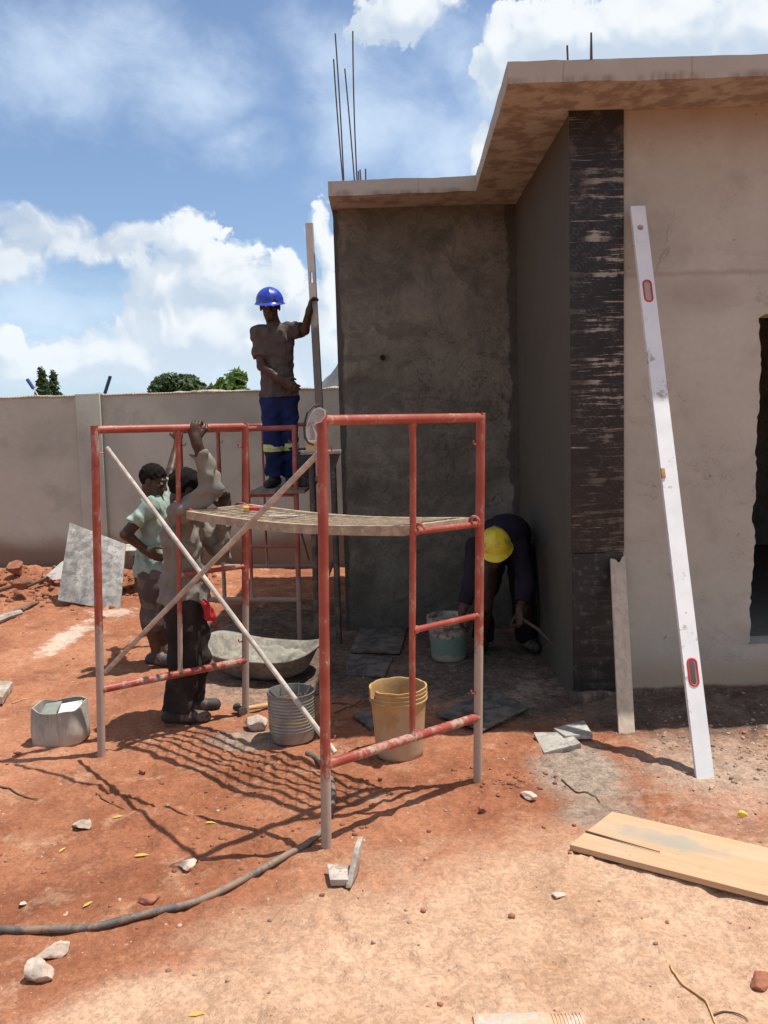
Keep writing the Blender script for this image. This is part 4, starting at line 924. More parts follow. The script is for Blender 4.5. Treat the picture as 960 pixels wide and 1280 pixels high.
# ------------------------------------------------------------------ leaning things on the facade
def along(A, B, py_):
    best = None
    for t_ in np.linspace(0, 1, 800):
        d_ = abs(PX(A+(B-A)*t_)[1]-py_)
        if best is None or d_ < best[0]: best = (d_, t_)
    return best[1]
def make_level(name, label, foot, top, width, thick, holes, mat, ring_mat, wdir, hang=None, vial=None):
    """box level: foot and top are the middle of the two ends; wdir the direction across its wide face"""
    A, B = npt(foot), npt(top); L_ = np.linalg.norm(B-A); w3 = (B-A)/L_; x3 = npt(wdir); x3 = x3-w3*(x3@w3); x3 /= np.linalg.norm(x3); n3 = np.cross(w3, x3)
    if n3[1] > 0: n3 = -n3
    W2 = width/2
    lv = thing(name, label, 'spirit level', A)
    def slot(zc, hw, hh, k=10, sc=1.0):
        a = np.concatenate([np.linspace(0, math.pi, k), np.linspace(math.pi, 2*math.pi, k)]); sh = np.r_[np.full(k, hh-hw), np.full(k, -(hh-hw))]
        return np.stack([hw*np.cos(a), zc+sh+hw*np.sin(a)], 1)
    bm = bmesh.new(); outl = [(-W2, 0), (W2, 0), (W2, L_), (-W2, L_)]
    sh = [slot(t_*L_, hw, hh) for (t_, hw, hh) in holes]+([slot(hang[0]*L_, hang[1], hang[1]+1e-5)] if hang else [])
    loops = []; eds = []
    for lp in [outl]+[s_ for s_ in sh]:
        vs = [bm.verts.new((p_[0], p_[1], 0)) for p_ in lp]; loops.append(vs)
        for i in range(len(vs)):
            if (vs[i].co-vs[(i+1) % len(vs)].co).length > 1e-7: eds.append(bm.edges.new((vs[i], vs[(i+1) % len(vs)])))
    bmesh.ops.remove_doubles(bm, verts=bm.verts, dist=1e-6)
    bmesh.ops.triangle_fill(bm, use_beauty=True, use_dissolve=False, edges=bm.edges)
    res = bmesh.ops.extrude_face_region(bm, geom=list(bm.faces)); nv = [v for v in res['geom'] if isinstance(v, bmesh.types.BMVert)]
    bmesh.ops.translate(bm, verts=nv, vec=(0, 0, -thick))
    bmesh.ops.recalc_face_normals(bm, faces=bm.faces)
    for v_ in bm.verts:
        c_ = x3*v_.co.x+w3*v_.co.y+n3*(thick/2+v_.co.z); v_.co = Vector(c_)
    me_ = bpy.data.meshes.new('body'); bm.to_mesh(me_); bm.free(); me_.materials.append(mat)
    o = bpy.data.objects.new('body', me_); COL.objects.link(o); o.parent = lv
    for s_, (t_, hw, hh) in zip(sh, holes):
        mb = MB(); s3 = np.array([x3*p_[0]+w3*p_[1]+n3*(thick/2) for p_ in slot(t_*L_, hw+0.001, hh+0.001, 14)])
        s3 = s3[np.r_[True, np.linalg.norm(np.diff(s3, axis=0), axis=1) > 1e-6]]
        mb.tube(s3, 0.0055, 8, closed=True); obj('grip_ring', mb, ring_mat, lv, local=True)
    if vial:
        mb = MB(); mb.box(x3*(-W2+0.008)+w3*vial*L_+n3*(thick/2), (0.022, 0.016, 0.055), np.stack([x3, n3, w3], 1)); obj('vial', mb, M['amber'], lv, local=True, bevel=0.003)
    return lv
fL = (G(870, 972)+G(892, 972))/2; fL[2] = ghs(fL[0], fL[1])-0.005
tL = D(796.5, 259, 5.07)
fL[2] += 0.0
t1, t2, t3, t4 = along(fL, tL, 840), along(fL, tL, 365), along(fL, tL, 286), along(fL, tL, 592)
make_level('spirit_level', 'long white aluminium level with red grip holes leaning on the house front', fL, tL, 0.086, 0.028, [(t1, 0.021, 0.066), (t2, 0.021, 0.066)], M['alu'], M['redplastic'], (1, 0, 0), hang=(t3, 0.019), vial=t4)
# broken batten
fB, tB = G(783, 919), D(772, 700, 5.09)
w3 = (tB-fB)/np.linalg.norm(tB-fB); x3 = npt([1, 0, 0]); x3 = x3-w3*(x3@w3); x3 /= np.linalg.norm(x3); n3 = np.cross(w3, x3); n3 = -n3 if n3[1] > 0 else n3
Lb = np.linalg.norm(tB-fB)
tops = [(-0.046, Lb+0.004), (-0.030, Lb+0.0), (-0.012, Lb-0.004), (0.000, Lb-0.022), (0.014, Lb-0.012), (0.026, Lb+0.020), (0.046, Lb+0.030)]
pl_ = [(-0.044, -0.01), (0.046, 0.0)]+tops[::-1]
mb = MB(); mb.prism([fB+x3*a_+w3*b_+n3*0.012 for a_, b_ in pl_], -n3*0.024); ob = obj('batten', mb, M['batten'], origin=fB, bevel=0.0025); tag(ob, 'short weathered batten with broken top leaning on the shutter boards', 'batten')

# ------------------------------------------------------------------ buckets
def up_to(c): return npt([c[0], c[1], ghs(c[0], c[1])-0.004])
def bucket(name, label, c, h, r0, r1, mat, inner=0.012, ribs=True, notch=None, M_=None, ring=None, nseg=56, handle=True):
    b = thing(name, label, 'bucket', c, 'builders buckets')
    pr = [(0.0, 0.0), (r0-0.008, 0.0), (r0, 0.008)]
    for k in range(1, 13): f = k/12; pr.append((r0+(r1-r0)*f, 0.008+(h*0.80-0.008)*f))
    if ribs:
        z = h*0.80
        for k in range(3): pr += [(r1+0.001, z), (r1+0.009, z+0.004), (r1+0.009, z+0.012), (r1+0.002, z+0.016)]; z += h*0.060
    pr += [(r1+0.004, h-0.016), (r1+0.008, h-0.012), (r1+0.008, h), (r1-0.002, h)]
    for k in range(12, -1, -1): f = k/12; pr.append((r0+(r1-r0)*f-0.005, 0.014+(h*0.97-0.014)*f))
    pr.append((0.0, 0.014))
    def fn(ring_, i, ang):
        if notch is not None:
            a0, wd, dp = notch; d_ = np.abs((ang-a0+math.pi) % (2*math.pi)-math.pi); k_ = dp*(d_ < wd)
            ring_[:, 2] = np.minimum(ring_[:, 2], h-k_+0.004*np.sin(9*ang))
        return ring_
    mb = MB(); mb.lathe(pr, c, nseg, M=M_, fn=fn); obj('body', mb, mat, b, angle=50)
    if handle:
        mb = MB()
        aa = np.linspace(0, math.pi, 15); hp_ = [npt([(r1+0.012)*math.cos(q_), -(r1+0.016)*math.sin(q_)*0.95, h*0.84-0.5*h*math.sin(q_)*0.55]) for q_ in aa]
        Rz = np.array([[math.cos(2.4), -math.sin(2.4), 0], [math.sin(2.4), math.cos(2.4), 0], [0, 0, 1]])
        mb.tube([c+Rz@p_ for p_ in hp_], 0.003, 6); obj('handle', mb, M['steel'], b)
    return b
cb = up_to(G(500, 945)); bucket('bucket', 'dirty yellow beige plastic bucket with notched rim behind near frame', cb, 0.375, 0.125, 0.146, M['beige'], notch=(RAD(205), 0.20, 0.05), handle=False)
cg = up_to(G(561, 822)); bg_ = bucket('bucket', 'mortar splashed pale green bucket in the shade by the recess wall', cg, 0.335, 0.128, 0.152, M['green'], handle=True)
mb = MB(); mb.lathe([(0.0, 0.30), (0.08, 0.302), (0.138, 0.290)], cg, 30, fn=lambda r_, i, a: r_+np.c_[0*a, 0*a, 0.01*np.sin(3*a)*(i > 0)]); obj('contents', mb, M['mortar'], bg_)
# ribbed grey bucket
cm = up_to(G(366, 925)); rb = thing('bucket', 'grey ribbed round bucket with thin yellow stripes under the cross brace', 'bucket', cm, 'builders buckets')
pr = [(0.0, 0.0), (0.105, 0.0), (0.118, 0.010)]
for k in range(70):
    z = 0.012+k*0.262/70; pr.append((0.120+0.010*min(1, z/0.08)+0.0028*math.sin(z*2*math.pi/0.0185)*sstep(z, 0.05, 0.09), z))
pr += [(0.136, 0.276), (0.137, 0.285), (0.130, 0.285), (0.126, 0.25), (0.112, 0.03), (0.0, 0.02)]
mb = MB(); mb.lathe(pr, cm, 56); obj('body', mb, M['ribbed'], rb, angle=70)
mb = MB()
for k in range(7):
    a_ = rng.random()*6.28; mb.tube([cm+npt([0.05*math.cos(a_), 0.05*math.sin(a_), 0.20]), cm+npt([0.122*math.cos(a_+.6), 0.122*math.sin(a_+.6), 0.288+0.01*rng.random()])], 0.004, 6)
mb.lathe([(0.0, 0.235), (0.12, 0.225)], cm, 24); obj('contents', mb, M['steel'], rb)
# cut-down container at left
cc_ = up_to((G(78, 925))); cu = thing('cut_container', 'low cut-down cement grey plastic container at the left with scraps inside', 'container', cc_)
hC = 0.215
def fnC(ring_, i, ang):
    if i in (4, 5, 6): ring_[:, 2] += 0.009*np.sin(ang*2+0.7)+0.006*np.sin(ang*5+1)
    ring_[:, :2] *= (1+0.02*np.sin(ang*3+i))[:, None]
    return ring_
mb = MB(); mb.lathe([(0.0, 0.0), (0.128, 0.0), (0.146, 0.02), (0.150, 0.09), (0.143, hC-0.02), (0.140, hC), (0.133, hC), (0.138, 0.09), (0.13, 0.02), (0, 0.015)], cc_, 144, sq=3.0, fn=fnC); obj('body', mb, M['greyplastic'], cu, angle=60)
mb = MB(); mb.slab([cc_+npt([-0.01, 0.045, 0.205]), cc_+npt([0.105, 0.075, 0.215]), cc_+npt([0.115, -0.055, 0.15]), cc_+npt([-0.005, -0.075, 0.135])], 0.008); tag(obj('board_scrap', mb, M['white']), 'white board scrap inside the cut-down grey container', 'scrap')
mb = MB(); mb.slab([cc_+npt([-0.11, 0.07, 0.20]), cc_+npt([-0.02, 0.085, 0.21]), cc_+npt([-0.022, -0.06, 0.15]), cc_+npt([-0.115, -0.06, 0.145])], 0.008); tag(obj('board_scrap', mb, mat_simple('grey_green_scrap', (0.22, 0.24, 0.20), 0.8)), 'grey green scrap inside the cut-down container beside the white one', 'scrap')

# ------------------------------------------------------------------ mortar tray
ct = npt([-0.90, 5.92, ghs(-0.9, 5.92)]); tr_ = thing('mortar_tray', 'shallow mortar caked steel mixing tray with flared rim in the shade', 'tray', ct)
yaw = RAD(-14); Rz = np.array([[math.cos(yaw), -math.sin(yaw), 0], [math.sin(yaw), math.cos(yaw), 0], [0, 0, 1]])
def fnT(sx, sy):
    def f(ring_, i, ang):
        ring_[:, 0] *= sx; ring_[:, 1] *= sy
        if i >= 3 and i <= 6: ring_[:, 2] += 0.030*np.cos(2*ang)+0.012*np.sin(3*ang+1)+0.045*np.maximum(0, np.cos(ang-math.pi))**3
        return ring_
    return f
mb = MB(); mb.lathe([(0.0, 0.0), (0.22, 0.0), (0.30, 0.045), (0.385, 0.185), (0.42, 0.20), (0.418, 0.206), (0.378, 0.192), (0.29, 0.055), (0.20, 0.012), (0.0, 0.012)], ct, 72, M=Rz, sq=2.7, fn=fnT(1.06, 0.80)); obj('tray', mb, M['tray'], tr_, angle=60)
mb = MB(); n_ = 26; gx_, gy_ = np.meshgrid(np.linspace(-1, 1, n_*2), np.linspace(-1, 1, n_*2)); rr = np.sqrt(gx_**2+gy_**2)
mz = 0.115+0.045*np.exp(-((gx_+0.35)**2+(gy_-0.3)**2)*4)+0.03*fbm(gx_*3, gy_*3, oct=4)-0.05*np.exp(-((gx_-0.2)**2+(gy_+0.1)**2)*6)
keep = rr <= 1.02; Vm = np.stack([gx_.ravel()*0.345, gy_.ravel()*0.26, mz.ravel()], 1)@Rz.T+ct
Fm = [(j*2*n_+i, j*2*n_+i+1, (j+1)*2*n_+i+1, (j+1)*2*n_+i) for j in range(2*n_-1) for i in range(2*n_-1) if keep[j, i] and keep[j+1, i+1] and keep[j, i+1] and keep[j+1, i]]
mb = MB(); mb.add(Vm, Fm); tag(obj('wet_mortar', mb, M['mortar'], angle=None), 'heap of wet grey mortar lying in the mixing tray', 'mortar')

# ------------------------------------------------------------------ boards, slabs and rubble on the ground
def lay(name, label, cat, quad, th, mat, lift=0.0, group=None, bevel=0.003):
    q = [npt(p_) if len(p_) == 3 else GG(*p_) for p_ in quad]
    q = [p_+npt([0, 0, th+lift]) for p_ in q]
    zq = max(p_[2] for p_ in q); q = [npt([p_[0], p_[1], max(p_[2], zq-0.05)]) for p_ in q]
    mb = MB(); mb.slab(q, th); return tag(obj(name, mb, mat, bevel=bevel), label, cat, group)
A_, B_ = G(712, 1065), G(765, 1025); dd_ = G(960, 1136)-A_; dd_ /= np.linalg.norm(dd_)
z0 = 0.040; qd = [A_+npt([0, 0, z0-0.008]), A_+dd_*1.9+npt([0, 0, z0+0.035]), B_+dd_*1.9+npt([0, 0, z0+0.030]), B_+npt([0, 0, z0])]
mb = MB(); mb.slab(qd, 0.024); pk = obj('plywood_plank', mb, M['plank'], bevel=0.002); tag(pk, 'long pale plywood plank lying on the sand at lower right', 'plank')
# split running in from its end
s0, s1 = A_+(B_-A_)*0.36+npt([0, 0, z0+0.0015]), A_+(B_-A_)*0.30+dd_*0.32+npt([0, 0, z0+0.0075])
mb = MB(); pe = (B_-A_)/np.linalg.norm(B_-A_); mb.slab([s0-pe*0.004, s1, s1+pe*0.001, s0+pe*0.004], 0.004); so_ = obj('split', mb, M['twig'], pk)
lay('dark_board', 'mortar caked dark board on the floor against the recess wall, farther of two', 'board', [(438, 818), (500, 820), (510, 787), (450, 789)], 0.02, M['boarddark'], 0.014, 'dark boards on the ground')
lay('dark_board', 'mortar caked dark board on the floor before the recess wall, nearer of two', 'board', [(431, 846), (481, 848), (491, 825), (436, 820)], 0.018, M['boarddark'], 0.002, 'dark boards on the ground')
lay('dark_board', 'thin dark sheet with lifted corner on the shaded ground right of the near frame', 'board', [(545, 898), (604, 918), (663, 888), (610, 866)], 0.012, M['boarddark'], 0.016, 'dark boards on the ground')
lay('dark_board', 'short dark board end showing just left of the yellow beige bucket', 'board', [(441, 898), (462, 914), (480, 905), (455, 891)], 0.02, M['boarddark'], 0.004, 'dark boards on the ground')
lay('mortar_slab', 'flat broken grey mortar slab before the house corner, nearer of two', 'slab', [(680, 948), (726, 936), (712, 922), (667, 922)], 0.028, M['slabgrey'], 0.004, 'broken mortar slabs')
lay('mortar_slab', 'flat broken grey mortar slab half in shade by the house corner, farther of two', 'slab', [(706, 928), (741, 926), (730, 908), (692, 918)], 0.026, M['slabgrey'], 0.012, 'broken mortar slabs')
lay('concrete_slab', 'broken pale concrete slab cut by the left edge of the photo', 'slab', [(-30, 884), (4, 884), (17, 864), (-28, 861)], 0.05, M['chunk'], 0.02)

def rock(name, label, px_, py_, size, mat, seed, squash=(1, 1, 0.7), rot=0.0, group=None, cat='stone', sink=0.2, ctr=None):
    r = np.random.default_rng(seed); bm = bmesh.new(); bmesh.ops.create_icosphere(bm, subdivisions=4, radius=1.0)
    V = np.array([v_.co[:] for v_ in bm.verts])
    for _ in range(12):                        # flat broken faces
        n_ = r.normal(size=3); n_ /= np.linalg.norm(n_); d_ = 0.34+0.34*r.random(); s_ = V@n_; m_ = s_ > d_; V[m_] -= np.outer(s_[m_]-d_, n_)*0.94
    V *= (1+0.07*fbm(V[:, 0]*3+seed, V[:, 1]*3, V[:, 2]*3, oct=4))[:, None]
    V *= np.array(squash)*size*0.80; c_, s_ = math.cos(rot), math.sin(rot); V = V@np.array([[c_, -s_, 0], [s_, c_, 0], [0, 0, 1]]).T
    g_ = GG(px_, py_) if ctr is None else npt(ctr); V[:, 2] -= V[:, 2].min()*(1-sink); V += g_
    Fc = [tuple(v_.index for v_ in f.verts) for f in bm.faces]; bm.free()
    mb = MB(); mb.add(V, Fc); return tag(obj(name, mb, mat, angle=32), label, cat, group)
SG = 'loose stones on the ground'
rock('stone', 'pale angular stone lower left, on top of the pair below the hose', 66, 1196, 0.082, M['stone'], 21, (1.15, 0.8, 0.55), 0.1, SG)
rock('stone', 'pale blocky stone lower left, nearer one of the pair below the hose', 50, 1226, 0.074, M['stone'], 22, (0.8, 0.9, 0.85), 0.5, SG)
rock('stone', 'single rounded pale stone on red soil left of the scaffold shadow', 106, 1036, 0.070, M['stone'], 23, (1.1, 0.8, 0.65), 0.2, SG)
rock('stone', 'small dull stone on the sand just above the hose', 235, 1085, 0.058, M['stone'], 24, (1, 0.9, 0.6), 0.8, SG)
rock('brick_bit', 'small reddish brown brick fragment above the hose bend', 190, 1126, 0.052, M['brickbit'], 25, (1.2, 0.8, 0.6), 0.2, SG)
rock('stone', 'pale stone on red crumbs right of the far right scaffold post', 664, 999, 0.062, M['stone'], 26, (1.2, 0.8, 0.45), -0.3, SG)
rock('rubble_block', 'rough pale mortar lump between the hammer and the ribbed bucket', 322, 914, 0.135, M['stone'], 27, (1.15, 0.9, 0.72), 0.25, SG)
rock('stone', 'tiny pale chip on the sand left of the plank', 697, 1121, 0.038, M['stone'], 28, (1.1, 0.9, 0.3), 0.4, SG)
rock('brick_bit', 'small dark clod on red soil under the scaffold shadow', 178, 968, 0.035, M['brickbit'], 29, (1, 0.8, 0.8), 0.3, SG)
rock('brick_bit', 'small dark chip beside the cut-down container', 22, 944, 0.034, M['brickbit'], 30, (1.2, 0.8, 0.6), 0.3, SG)
rock('stone', 'small pink chip on red soil at far left, above the hose', 28, 1132, 0.028, M['stone'], 31, (1.1, .8, .5), 0, SG)
rock('stone', 'brown stone near the lower right edge on sand', 951, 1231, 0.05, M['brickbit'], 33, (1.2, .9, .6), 0, SG)
rock('stone', 'dark small stone standing in sand before the far right post', 604, 1016, 0.030, M['brickbit'], 34, (.9, .8, 1.1), 0, SG)
for k, (px_, py_, s_) in enumerate([(47, 705, .30), (20, 718, .22), (60, 725, .20), (30, 735, .16), (68, 698, .16), (10, 700, .18), (84, 705, .2)]):
    rock('earth_clod', ['large red earth clod on the heap by the boundary wall, topmost', 'red earth clod on the heap at the foot of the wall, far left', 'red clod beside the pale shovel blade', 'small red clod before the heap, above the bar', 'small red clod on the crest of the heap', 'red clod at far left on the heap crest', 'red clod on the heap partly behind the leaning board'][k], px_, py_, s_, M['clod'], 40+k, (1, .8, .65), k, 'earth clods on the spoil heap', 'clod', 0.35)
# V-shaped chunk by the near post
gv = GG(427, 1108); ch = thing('mortar_chunk', 'broken pale V-shaped concrete chunk beside the near post foot', 'rubble', gv)
def chunkpart(name, quad, th, seed):
    q = [gv+npt(p_)*1.25 for p_ in quad]; mb = MB(); mb.slab(q, th)
    o = obj(name, mb, M['chunk'], ch, bevel=0.004)
chunkpart('base', [(-0.050, 0.085, 0.030), (-0.035, 0.0, 0.022), (0.022, -0.012, 0.028), (0.030, 0.06, 0.035)], 0.028, 1)
q = [gv+npt(p_) for p_ in [(0.018, -0.016, 0.0), (0.040, 0.005, 0.0), (0.060, 0.060, 0.10), (0.046, 0.075, 0.12)]]
mb = MB(); mb.prism([gv+npt(p_)*1.25 for p_ in [(0.012, -0.02, 0.005), (0.034, 0.075, 0.005), (0.052, 0.085, 0.115), (0.040, 0.045, 0.10)]], (0.022, -0.006, 0.004)); obj('flange', mb, M['chunk'], ch, bevel=0.004)

# loose grit, one object
r = np.random.default_rng(11); mb = MB()
ico = bmesh.new(); bmesh.ops.create_icosphere(ico, subdivisions=1, radius=1.0); IV = np.array([v_.co[:] for v_ in ico.verts]); IF = [tuple(v_.index for v_ in f.verts) for f in ico.faces]; ico.free()
def scatter(n, fx, smin, smax):
    for _ in range(n):
        x_, y_ = fx(); s_ = smin*(smax/smin)**(r.random()**2.2)
        V = IV*(1+0.35*(r.random((len(IV), 1))-0.5))*np.array([1, 0.6+0.6*r.random(), 0.45+0.4*r.random()])*s_
        a_ = r.random()*6.28; V = V@np.array([[math.cos(a_), -math.sin(a_), 0], [math.sin(a_), math.cos(a_), 0], [0, 0, 1]]).T
        mb.add(V+npt([x_, y_, ghs(x_, y_)+s_*0.12]), IF)
scatter(560, lambda: (r.uniform(-2.6, 2.3), r.uniform(1.9, 6.2)), 0.0025, 0.012)
scatter(900, lambda: (r.normal(1.98, 0.34), r.normal(4.15, 0.35)), 0.003, 0.016)
go_ = obj('gravel', mb, M['gravel'], angle=None); go_['kind'] = 'stuff'; go_['label'] = 'loose grit and small gravel over the soil'; go_['category'] = 'gravel'
mb = MB(); scatter(420, lambda: (r.uniform(-5.0, -1.9), r.normal(9.6, 0.55)), 0.012, 0.07); scatter(200, lambda: (r.normal(-3.6, .8), r.normal(8.9, 0.4)), 0.01, 0.05); scatter(420, lambda: (r.uniform(-3.5, 2.0), r.uniform(2.2, 8.5)), 0.004, 0.016); scatter(110, lambda: (r.normal(0.60, 0.11), r.normal(3.93, 0.08)), 0.004, 0.017); scatter(160, lambda: (r.normal(-0.7, 0.35), r.normal(3.6, 0.3)), 0.004, 0.016)
o_ = obj('dirt_crumbs', mb, M['clod'], angle=None); o_['kind'] = 'stuff'; o_['label'] = 'crumbled red earth along the spoil heap and soil'; o_['category'] = 'dirt'

# hose
hp_ = [(-60, 1158), (0, 1166), (60, 1168), (120, 1162), (180, 1148), (250, 1126), (310, 1098), (360, 1070), (392, 1050), (410, 1025), (417, 998), (412, 972), (398, 955), (384, 944)]
pts_ = np.array([GG(*p_) for p_ in hp_]); tt = np.linspace(0, len(pts_)-1, 120); i0 = np.clip(tt.astype(int), 0, len(pts_)-2); f_ = (tt-i0)[:, None]
def cr(P_, i, f):
    n_ = len(P_)-1; a, b, c, d = P_[np.clip(i-1, 0, n_)], P_[i], P_[np.clip(i+1, 0, n_)], P_[np.clip(i+2, 0, n_)]
    return 0.5*((2*b)+(-a+c)*f+(2*a-5*b+4*c-d)*f**2+(-a+3*b-3*c+d)*f**3)
hs = cr(pts_, i0, f_); hz_ = np.pad(gh(hs[:, 0], hs[:, 1]), 9, mode='edge'); hs[:, 2] = np.convolve(hz_, np.ones(19)/19, 'valid')+0.013
mb = MB(); mb.tube(hs, 0.0138, 12); tag(obj('hose', mb, M['hose'], angle=None), 'long dusty black hose curving across the ground to the near post', 'hose')
# hammer
ha, hb = GG(302, 892)+npt([0, 0, .028]), GG(352, 884)+npt([0, 0, .028]); hm = thing('hammer', 'wooden handled hammer lying at the foot of the back scaffold post', 'hammer', ha)
dh = (hb-ha)/np.linalg.norm(hb-ha); ph = npt([-dh[1], dh[0], 0])
mb = MB(); mb.tube([ha+dh*0.03, ha+dh*0.14, hb+dh*0.05], [0.013, 0.016, 0.019], 12); obj('handle', mb, M['timber'], hm)
mb = MB(); mb.tube([ha-ph*0.055-dh*.01, ha-ph*0.03-dh*.01, ha+ph*0.03-dh*.01, ha+ph*0.055-dh*.01], [0.028, 0.022, 0.022, 0.027], 10); obj('head', mb, M['steel'], hm)
# squashed bottle at the lower edge, half buried
g0 = G(650, 1281); bt = thing('plastic_bottle', 'flattened dusty pale plastic bottle with ribbed neck at the bottom edge', 'bottle', g0)
gz0 = ghs(g0[0], g0[1]); Mx = np.array([[0, 0, 1.0], [0, 1.25, 0], [0.45, 0, 0]])
k0, k1 = G(590, 1273)[0]-g0[0], G(728, 1273)[0]-g0[0]; kn = G(688, 1273)[0]-g0[0]
mb = MB(); mb.lathe([(0.0, k0), (0.036, k0+0.002), (0.041, k0+0.02), (0.040, kn-0.03), (0.036, kn-0.004), (0.030, kn)], npt([g0[0], g0[1]-0.012, gz0+0.006]), 28, M=Mx, fn=lambda R_, i, a: R_*np.array([1, 1, 1])+np.c_[0.002*np.sin(a*4+i), 0*a, 0*a]); obj('body', mb, M['bottle'], bt)
prn = []; z = kn
while z < k1: prn += [(0.028, z), (0.034, z+0.002), (0.034, z+0.005), (0.028, z+0.0065)]; z += 0.0105
prn += [(0.03, k1), (0.0, k1)]
mb = MB(); mb.lathe(prn, npt([g0[0], g0[1]-0.012, gz0+0.006]), 28, M=Mx); obj('ribbed_neck', mb, M['bottle'], bt)
# leaves, twigs, yellow wrapper
LG = 'fallen yellow leaves'
for k, (px_, py_, s_, a_, lab) in enumerate([(147, 1022, .030, .4, 'yellow leaf right of the rounded pale stone'), (177, 1070, .036, .1, 'yellow leaf at the little hollow near the shadow tip'), (263, 1029, .028, -.2, 'yellow leaf under the long diagonal scaffold shadow'), (110, 1131, .026, .9, 'yellow leaf on red soil above the hose at left'), (78, 1063, .024, 1.2, 'yellow leaf below the rounded pale stone'), (246, 1269, .030, .2, 'yellow leaf on the sand at the bottom edge'), (88, 1064, .02, .2, 'pale dry leaf beside the yellow one below the stone')]):
    s_ *= 1.35; g_ = GG(px_, py_); uu = npt([math.cos(a_), math.sin(a_), 0]); vv = npt([-uu[1], uu[0], 0]); mb = MB()
    sec = [(-1, 0.05, .0), (-.5, .30, .10), (0, .36, .16), (.5, .25, .12), (1, .04, .0)]
    V = []; 
    for (u_, w_, h_) in sec: V += [g_+uu*u_*s_*.62-vv*w_*s_*.62+npt([0, 0, .003+h_*s_*.35]), g_+uu*u_*s_*.62+npt([0, 0, .002+h_*s_*.1]), g_+uu*u_*s_*.62+vv*w_*s_*.62+npt([0, 0, .003+h_*s_*.5])]
    Fc = [(3*i+j, 3*i+j+1, 3*i+j+4, 3*i+j+3) for i in range(4) for j in range(2)]
    mb.add(np.array(V), Fc); tag(obj('leaf', mb, M['yellowleaf']), lab, 'leaf', LG)
rock('wrapper', 'crumpled yellow plastic scrap on the gravel right of the level', 926, 1022, 0.042, M['yellowplastic'], 51, (1, .8, .6), .4, None, 'scrap', 0.1)
def twig(label, pts, rad, mat, name='twig'):
    P_ = np.array([GG(*p_) for p_ in pts]); tt = np.linspace(0, len(P_)-1, 24); i0 = np.clip(tt.astype(int), 0, len(P_)-2)
    q_ = cr(P_, i0, (tt-i0)[:, None]); q_[:, 2] = gh(q_[:, 0], q_[:, 1])+rad*0.8+0.002
    mb = MB(); mb.tube(q_, np.linspace(rad, rad*0.5, 24), 7); tag(obj(name, mb, mat, angle=None), label, 'twig', 'twigs and roots on the ground')
twig('thin dry straw coloured root curving on the sand at lower right', [(838, 1208), (850, 1228), (872, 1245), (885, 1258), (896, 1285)], 0.0042, M['straw'])
twig('thin dark root branching from the straw coloured one', [(892, 1270), (915, 1267), (935, 1277)], 0.003, M['twig'])
twig('dark twig on red soil at far left below the container', [(-5, 983), (20, 992), (48, 1000)], 0.005, M['twig'])
twig('short dark twig on red soil left of the deck shadow', [(120, 992), (135, 1003), (155, 1012)], 0.0035, M['twig'])
twig('dark root lying across the grey cement wash', [(702, 975), (718, 990), (735, 992), (750, 1004)], 0.004, M['twig'])
twig('pale straw on red soil behind the cut-down container', [(15, 880), (30, 875), (40, 873)], 0.004, M['straw'])
twig('thin stick in the shade left of the yellow beige bucket', [(418, 892), (435, 885), (452, 876)], 0.005, M['twig'])
twig('stick on the ground behind the near post', [(415, 880), (430, 881), (448, 884)], 0.005, M['twig'])

# ------------------------------------------------------------------ left background: board on a bench, shovel, old timber
BR, BL, TL = D(150, 764, 8.30), D(72, 750, 8.42), D(87, 653, 8.98); TR = D(157, 680, 8.86)
mb = MB(); mb.slab([BL, BR, TR, TL], 0.018); tag(obj('grey_board', mb, M['board_scuffed'], bevel=0.002), 'big scuffed grey shutter board propped up at the left by the wall', 'board')
bn = thing('bench', 'low wooden bench with pale top behind the propped grey board', 'bench', (-2.9, 9.05, ghs(-2.9, 9.05)))
q0, q1 = D(96, 690, 9.0), D(180, 690, 9.0); zb_ = D(165, 687, 9.0)[2]
mb = MB(); mb.slab([(q0[0], 8.93, zb_), (q1[0], 8.93, zb_), (q1[0], 9.32, zb_+0.02), (q0[0], 9.32, zb_+0.02)], 0.06); obj('top', mb, M['slabgrey'], bn, bevel=0.004)
for (lx, ly) in ((q0[0]+0.06, 8.99), (q1[0]-0.08, 8.99), (q0[0]+0.06, 9.26), (q1[0]-0.08, 9.26)):
    mb = MB(); mb.box((lx, ly, (zb_-0.06)/2-0.0), (0.06, 0.06, zb_-0.06+0.04)); obj('leg', mb, M['timberdark'], bn, bevel=0.003)
sh0, sh1 = D(-20, 756, 9.1), D(62, 721, 9.25); sv = thing('shovel', 'shovel with pale blade lying on the heap left of the propped board', 'shovel', sh0)
mb = MB(); mb.tube([sh0, sh1], 0.019, 10); obj('handle', mb, M['timberdark'], sv)
bq = [D(58, 719, 9.22), D(66, 725, 9.2), D(84, 722, 9.2), D(86, 700, 9.3), D(76, 703, 9.3)]
mb = MB(); mb.prism(bq, (0.004, 0.02, 0.004)); obj('blade', mb, M['white'], sv)
for k, (a, b, rr_, lab) in enumerate([((-10, 783), (26, 770), .035, 'old dark timber piece on the ground at the left edge'), ((5, 778), (30, 762), .022, 'short dark stick across the old timber at the left'), ((27, 765), (48, 755), .02, 'thin dark offcut lying between timber and propped board'), ((-5, 742), (40, 730), .02, 'dark rod lying below the shovel handle')]):
    p0, p1 = GG(*a), GG(*b); mb = MB(); mb.tube([p0+npt([0, 0, rr_]), (p0+p1)/2+npt([0, 0, rr_+.01]), p1+npt([0, 0, rr_])], [rr_, rr_*1.05, rr_*.8], 7); tag(obj('timber_piece', mb, M['timberdark'] if k else M['boardgrey']), lab, 'timber', 'old timber at the left')

